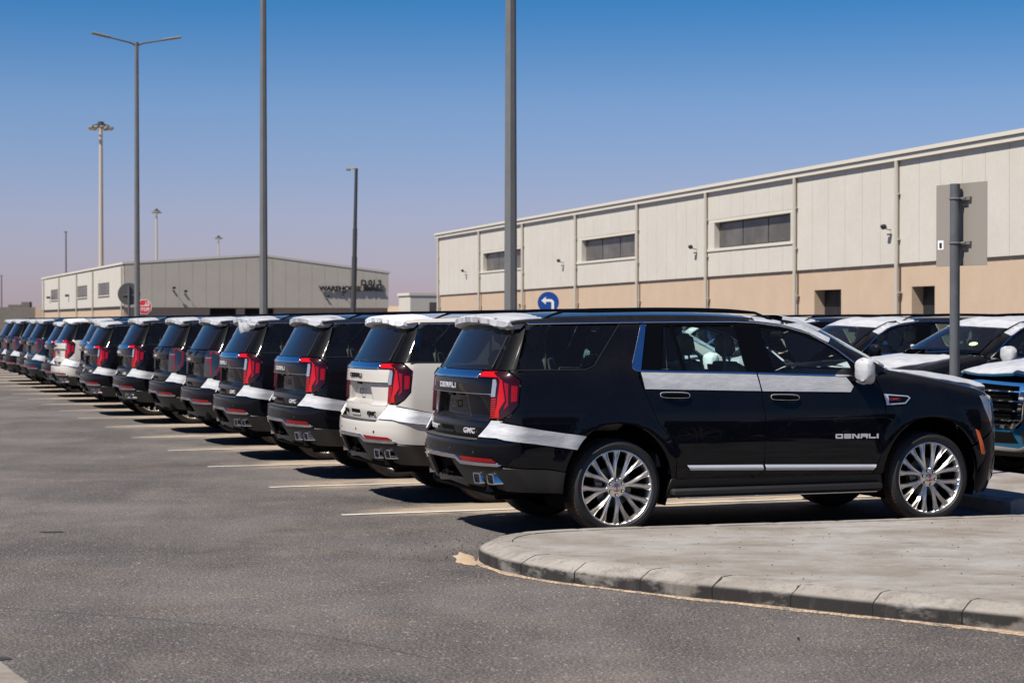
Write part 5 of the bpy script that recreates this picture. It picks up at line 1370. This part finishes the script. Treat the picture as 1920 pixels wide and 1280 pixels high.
def high_mast(label, px, D, H, head, r0):
    t = thing('high_mast', label, 'light mast', ((px-960)/F_PX*D, D, 0), .3, 'high masts with rings of floodlights in the distance')
    g = Geo(); g.tube([(0, 0, 0), (0, 0, H)], [r0, r0*.62], 12); link('mast', g.mesh('mast', [M['pipe']], 40), t)
    g = Geo(); g.tube([(math.cos(a)*head*.62, math.sin(a)*head*.62, H-.1) for a in np.linspace(0, 2*PI, 25)], .09, 6, cap=False)
    for k in range(4): a = k*PI/2; g.tube([(0, 0, H+.35), (math.cos(a)*head*.62, math.sin(a)*head*.62, H-.1)], .06, 6)
    g.tube([(0, 0, H-.2), (0, 0, H+.5)], head*.22, 10); link('head_frame', g.mesh('head_frame', [M['galv_dark']], 40), t)
    g = Geo(); g.box((-.3, -.18, -.26), (.3, .22, .12), 0, .05); fm = g.mesh('floodlight', [M['lamp_head']], 30)
    for k in range(12):
        a = 2*PI*k/12; link('floodlight', fm, t, (math.cos(a)*head*.82, math.sin(a)*head*.82, H-.35), (math.radians(-25), 0, a-PI/2))
    return t
high_mast('nearest high mast with a ring of floodlights, left of the farthest lamp post', 190, 276, 30, 1.95, .40)
high_mast('middle distance floodlight mast rising behind the roof of the gabled warehouse', 294, 488, 30, 1.25, .36)
high_mast('smallest and farthest floodlight mast over the ridge of the gabled warehouse', 410, 640, 30, 1.35, .34)
for lab, px, D, H, r in (('thin bare grey pole above the gabled warehouse roof at left', 124, 230, 12.5, .12), ('small far pole at the left edge of the photo', 3, 260, 8.0, .12)):
    t = thing('utility_pole', lab, 'pole', ((px-960)/F_PX*D, D, 0)); g = Geo(); g.tube([(0, 0, 0), (0, 0, H)], [r, r*.7], 8); link('pole', g.mesh('pole', [M['galv']], 40), t)
    g = Geo(); g.box((-.25, -.1, H), (.15, .1, H+.12), 0, .02); link('cap', g.mesh('cap', [M['galv']], 30), t)
t = thing('camera_post', 'dark stepped post with a small arm at its top in front of the lettered wall', 'post', (-6.24, 75, 0)); t.rotation_euler = (0, math.radians(1.2), 0)
g = Geo(); g.tube([(0, 0, 0), (0, 0, 4.35)], .105, 12); g.tube([(0, 0, 4.3), (0, 0, 5.45)], .088, 12); g.tube([(0, 0, 5.4), (0, 0, 7.8)], [.072, .062], 12); link('pole', g.mesh('pole', [M['galv_dark']], 40), t)
g = Geo(); g.tube([(0, 0, 7.62), (-.12, 0, 7.82), (-.24, 0, 7.76)], .03, 6); ar = link('arm', g.mesh('arm', [P('brass_yellow_arm', (.45, .36, .10), .5)], 40), t)
g = Geo(); g.box((-.40, -.06, 7.70), (-.22, .06, 7.80), 0, .02); link('lamp_head', g.mesh('lamp_head', [M['lamp_head']], 30), ar)

# ------------------------------------------------------------------ signs
M['sign_back'] = P('bare_aluminium_sign_back', (.30, .27, .23), .5, .25)
M['sign_blue'] = P('blue_sign_face', (.006, .055, .26), .45)
M['sign_red'] = P('red_sign_face', (.50, .028, .03), .5)
M['sign_white'] = P('white_sign_marking', (.75, .74, .73), .5)
M['post_grey'] = noisy('grey_sign_post', (.085, .09, .10), (.12, .125, .135), 3, .5, .06)
def disc_geo(r, n, y0, y1, ph=0.0):
    g = Geo(); g.prism([(r*math.cos(2*PI*k/n+ph), r*math.sin(2*PI*k/n+ph)) for k in range(n)], y0, y1, 'y'); return g
def post(t, H, r=.045):
    g = Geo(); g.tube([(0, 0, 0), (0, 0, H)], r, 16); return link('post', g.mesh('post', [M['post_grey']], 40), t)
# rectangular sign seen from behind, on the median
px, D = 1790, 20.8
t = thing('road_sign', 'back of a rectangular metal road sign on a grey post at the right', 'road sign', ((px-960)/F_PX*D, D, .15), math.atan2(-.87, .494))
post(t, 3.16, .054)
pl = Geo(); pl.box((-.42, .085, 2.275), (.37, .092, 3.17), 0, .002); pb = link('sign_plate', pl.mesh('sign_plate', [M['sign_back']], 0), t); pb.location = (.03, 0, 0)
for z in (2.52, 3.0):
    g = Geo(); g.tube([(math.cos(a)*.057, math.sin(a)*.057, z) for a in np.linspace(0, 2*PI, 17)], .010, 6, cap=False); g.box((-.13, .055, z-.018), (.17, .084, z+.018)); g.tube([(.06, .03, z), (.13, .03, z)], .012, 6); g.tube([(-.06, .03, z-.02), (-.09, .03, z-.02)], .012, 6)
    link('bracket', g.mesh('bracket', [M['galv']], 40), t)
st_ = boxo('sticker', (-.36, .0825, 2.46), (-.27, .0845, 2.56), M['sign_white'], t); boxo('sticker_print', (-.335, .081, 2.475), (-.295, .0823, 2.535), M['flood'], st_)
# blue turn left sign
D = 55; t = thing('turn_left_sign', 'round blue sign with a white arrow turning left', 'road sign', ((1028-960)/F_PX*D, D, 0)); post(t, 2.6, .04)
sg1 = link('sign_plate', disc_geo(.305, 40, -.065, -.055).mesh('sign_plate', [M['sign_blue']], 30), t, (0, 0, 2.37))
g = Geo(); n = 9; ar = [(.115+.0, -.15)]; 
outer = [(.165, -.20), (.165, -.01)]+[(.06+.105*math.cos(a), -.01+.105*math.sin(a)) for a in np.linspace(.15, PI/2, 6)]+[(-.07, .095), (-.07, .165), (-.20, .055), (-.07, -.055), (-.07, .02)]+[(.055+.035*math.cos(a), -.015+.035*math.sin(a)) for a in np.linspace(PI/2, 0, 4)]+[(.09, -.20)]
g.prism(outer, -.072, -.067, 'y'); link('arrow_marking', g.mesh('arrow_marking', [M['sign_white']], 0), sg1)
# stop sign
D = 88; t = thing('stop_sign', 'red octagonal STOP sign with Arabic writing above', 'road sign', ((271-960)/F_PX*D, D, 0)); post(t, 2.8, .04)
sg2 = link('sign_plate', disc_geo(.36, 8, -.065, -.055, PI/8).mesh('sign_plate', [M['sign_white']], 0), t, (0, 0, 2.50))
link('sign_face', disc_geo(.335, 8, -.070, -.066, PI/8).mesh('sign_face', [M['sign_red']], 0), sg2)
o = link('lettering', text_mesh('STOP', .205, .004, M['sign_white'], 1.0, .003, 1.0), sg2, (0, -.073, -.12), (PI/2, 0, 0))
def arabic():
    g = Geo(); w = .030
    def stroke(pts): p = strip(pts, w); g.prism(p, -.0745, -.0715, 'y')
    stroke([(-.25, .085), (-.23, .05), (-.10, .045), (.02, .05), (.045, .10)]); stroke([(.045, .10), (.06, .13), (.10, .13), (.11, .09), (.08, .06)]); stroke([(.02, .05), (.12, .05), (.20, .055), (.235, .10)]); stroke([(.235, .10), (.22, .15), (.17, .15), (.165, .10), (.20, .09)])
    for q in ((.085, .205), (.165, .215), (.22, .215)): g.prism([(q[0]+.024*math.cos(a), q[1]+.024*math.sin(a)) for a in np.linspace(0, 2*PI, 9)[:-1]], -.0745, -.0715, 'y')
    return g.mesh('arabic_lettering', [M['sign_white']], 0)
link('arabic_lettering', arabic(), sg2)
# round sign seen from behind
D = 79; t = thing('round_sign', 'grey back of a round road sign beside the farthest lamp post', 'road sign', ((242-960)/F_PX*D, D, 0), .15); post(t, 3.3, .05)
link('sign_plate', disc_geo(.46, 40, .055, .065).mesh('sign_plate', [P('grey_sign_back', (.10, .10, .095), .5, .3)], 30), t, (0, 0, 2.96))
g = Geo(); g.box((-.25, .02, 2.9), (.25, .054, 2.95)); link('bracket', g.mesh('bracket', [M['galv']], 0), t)
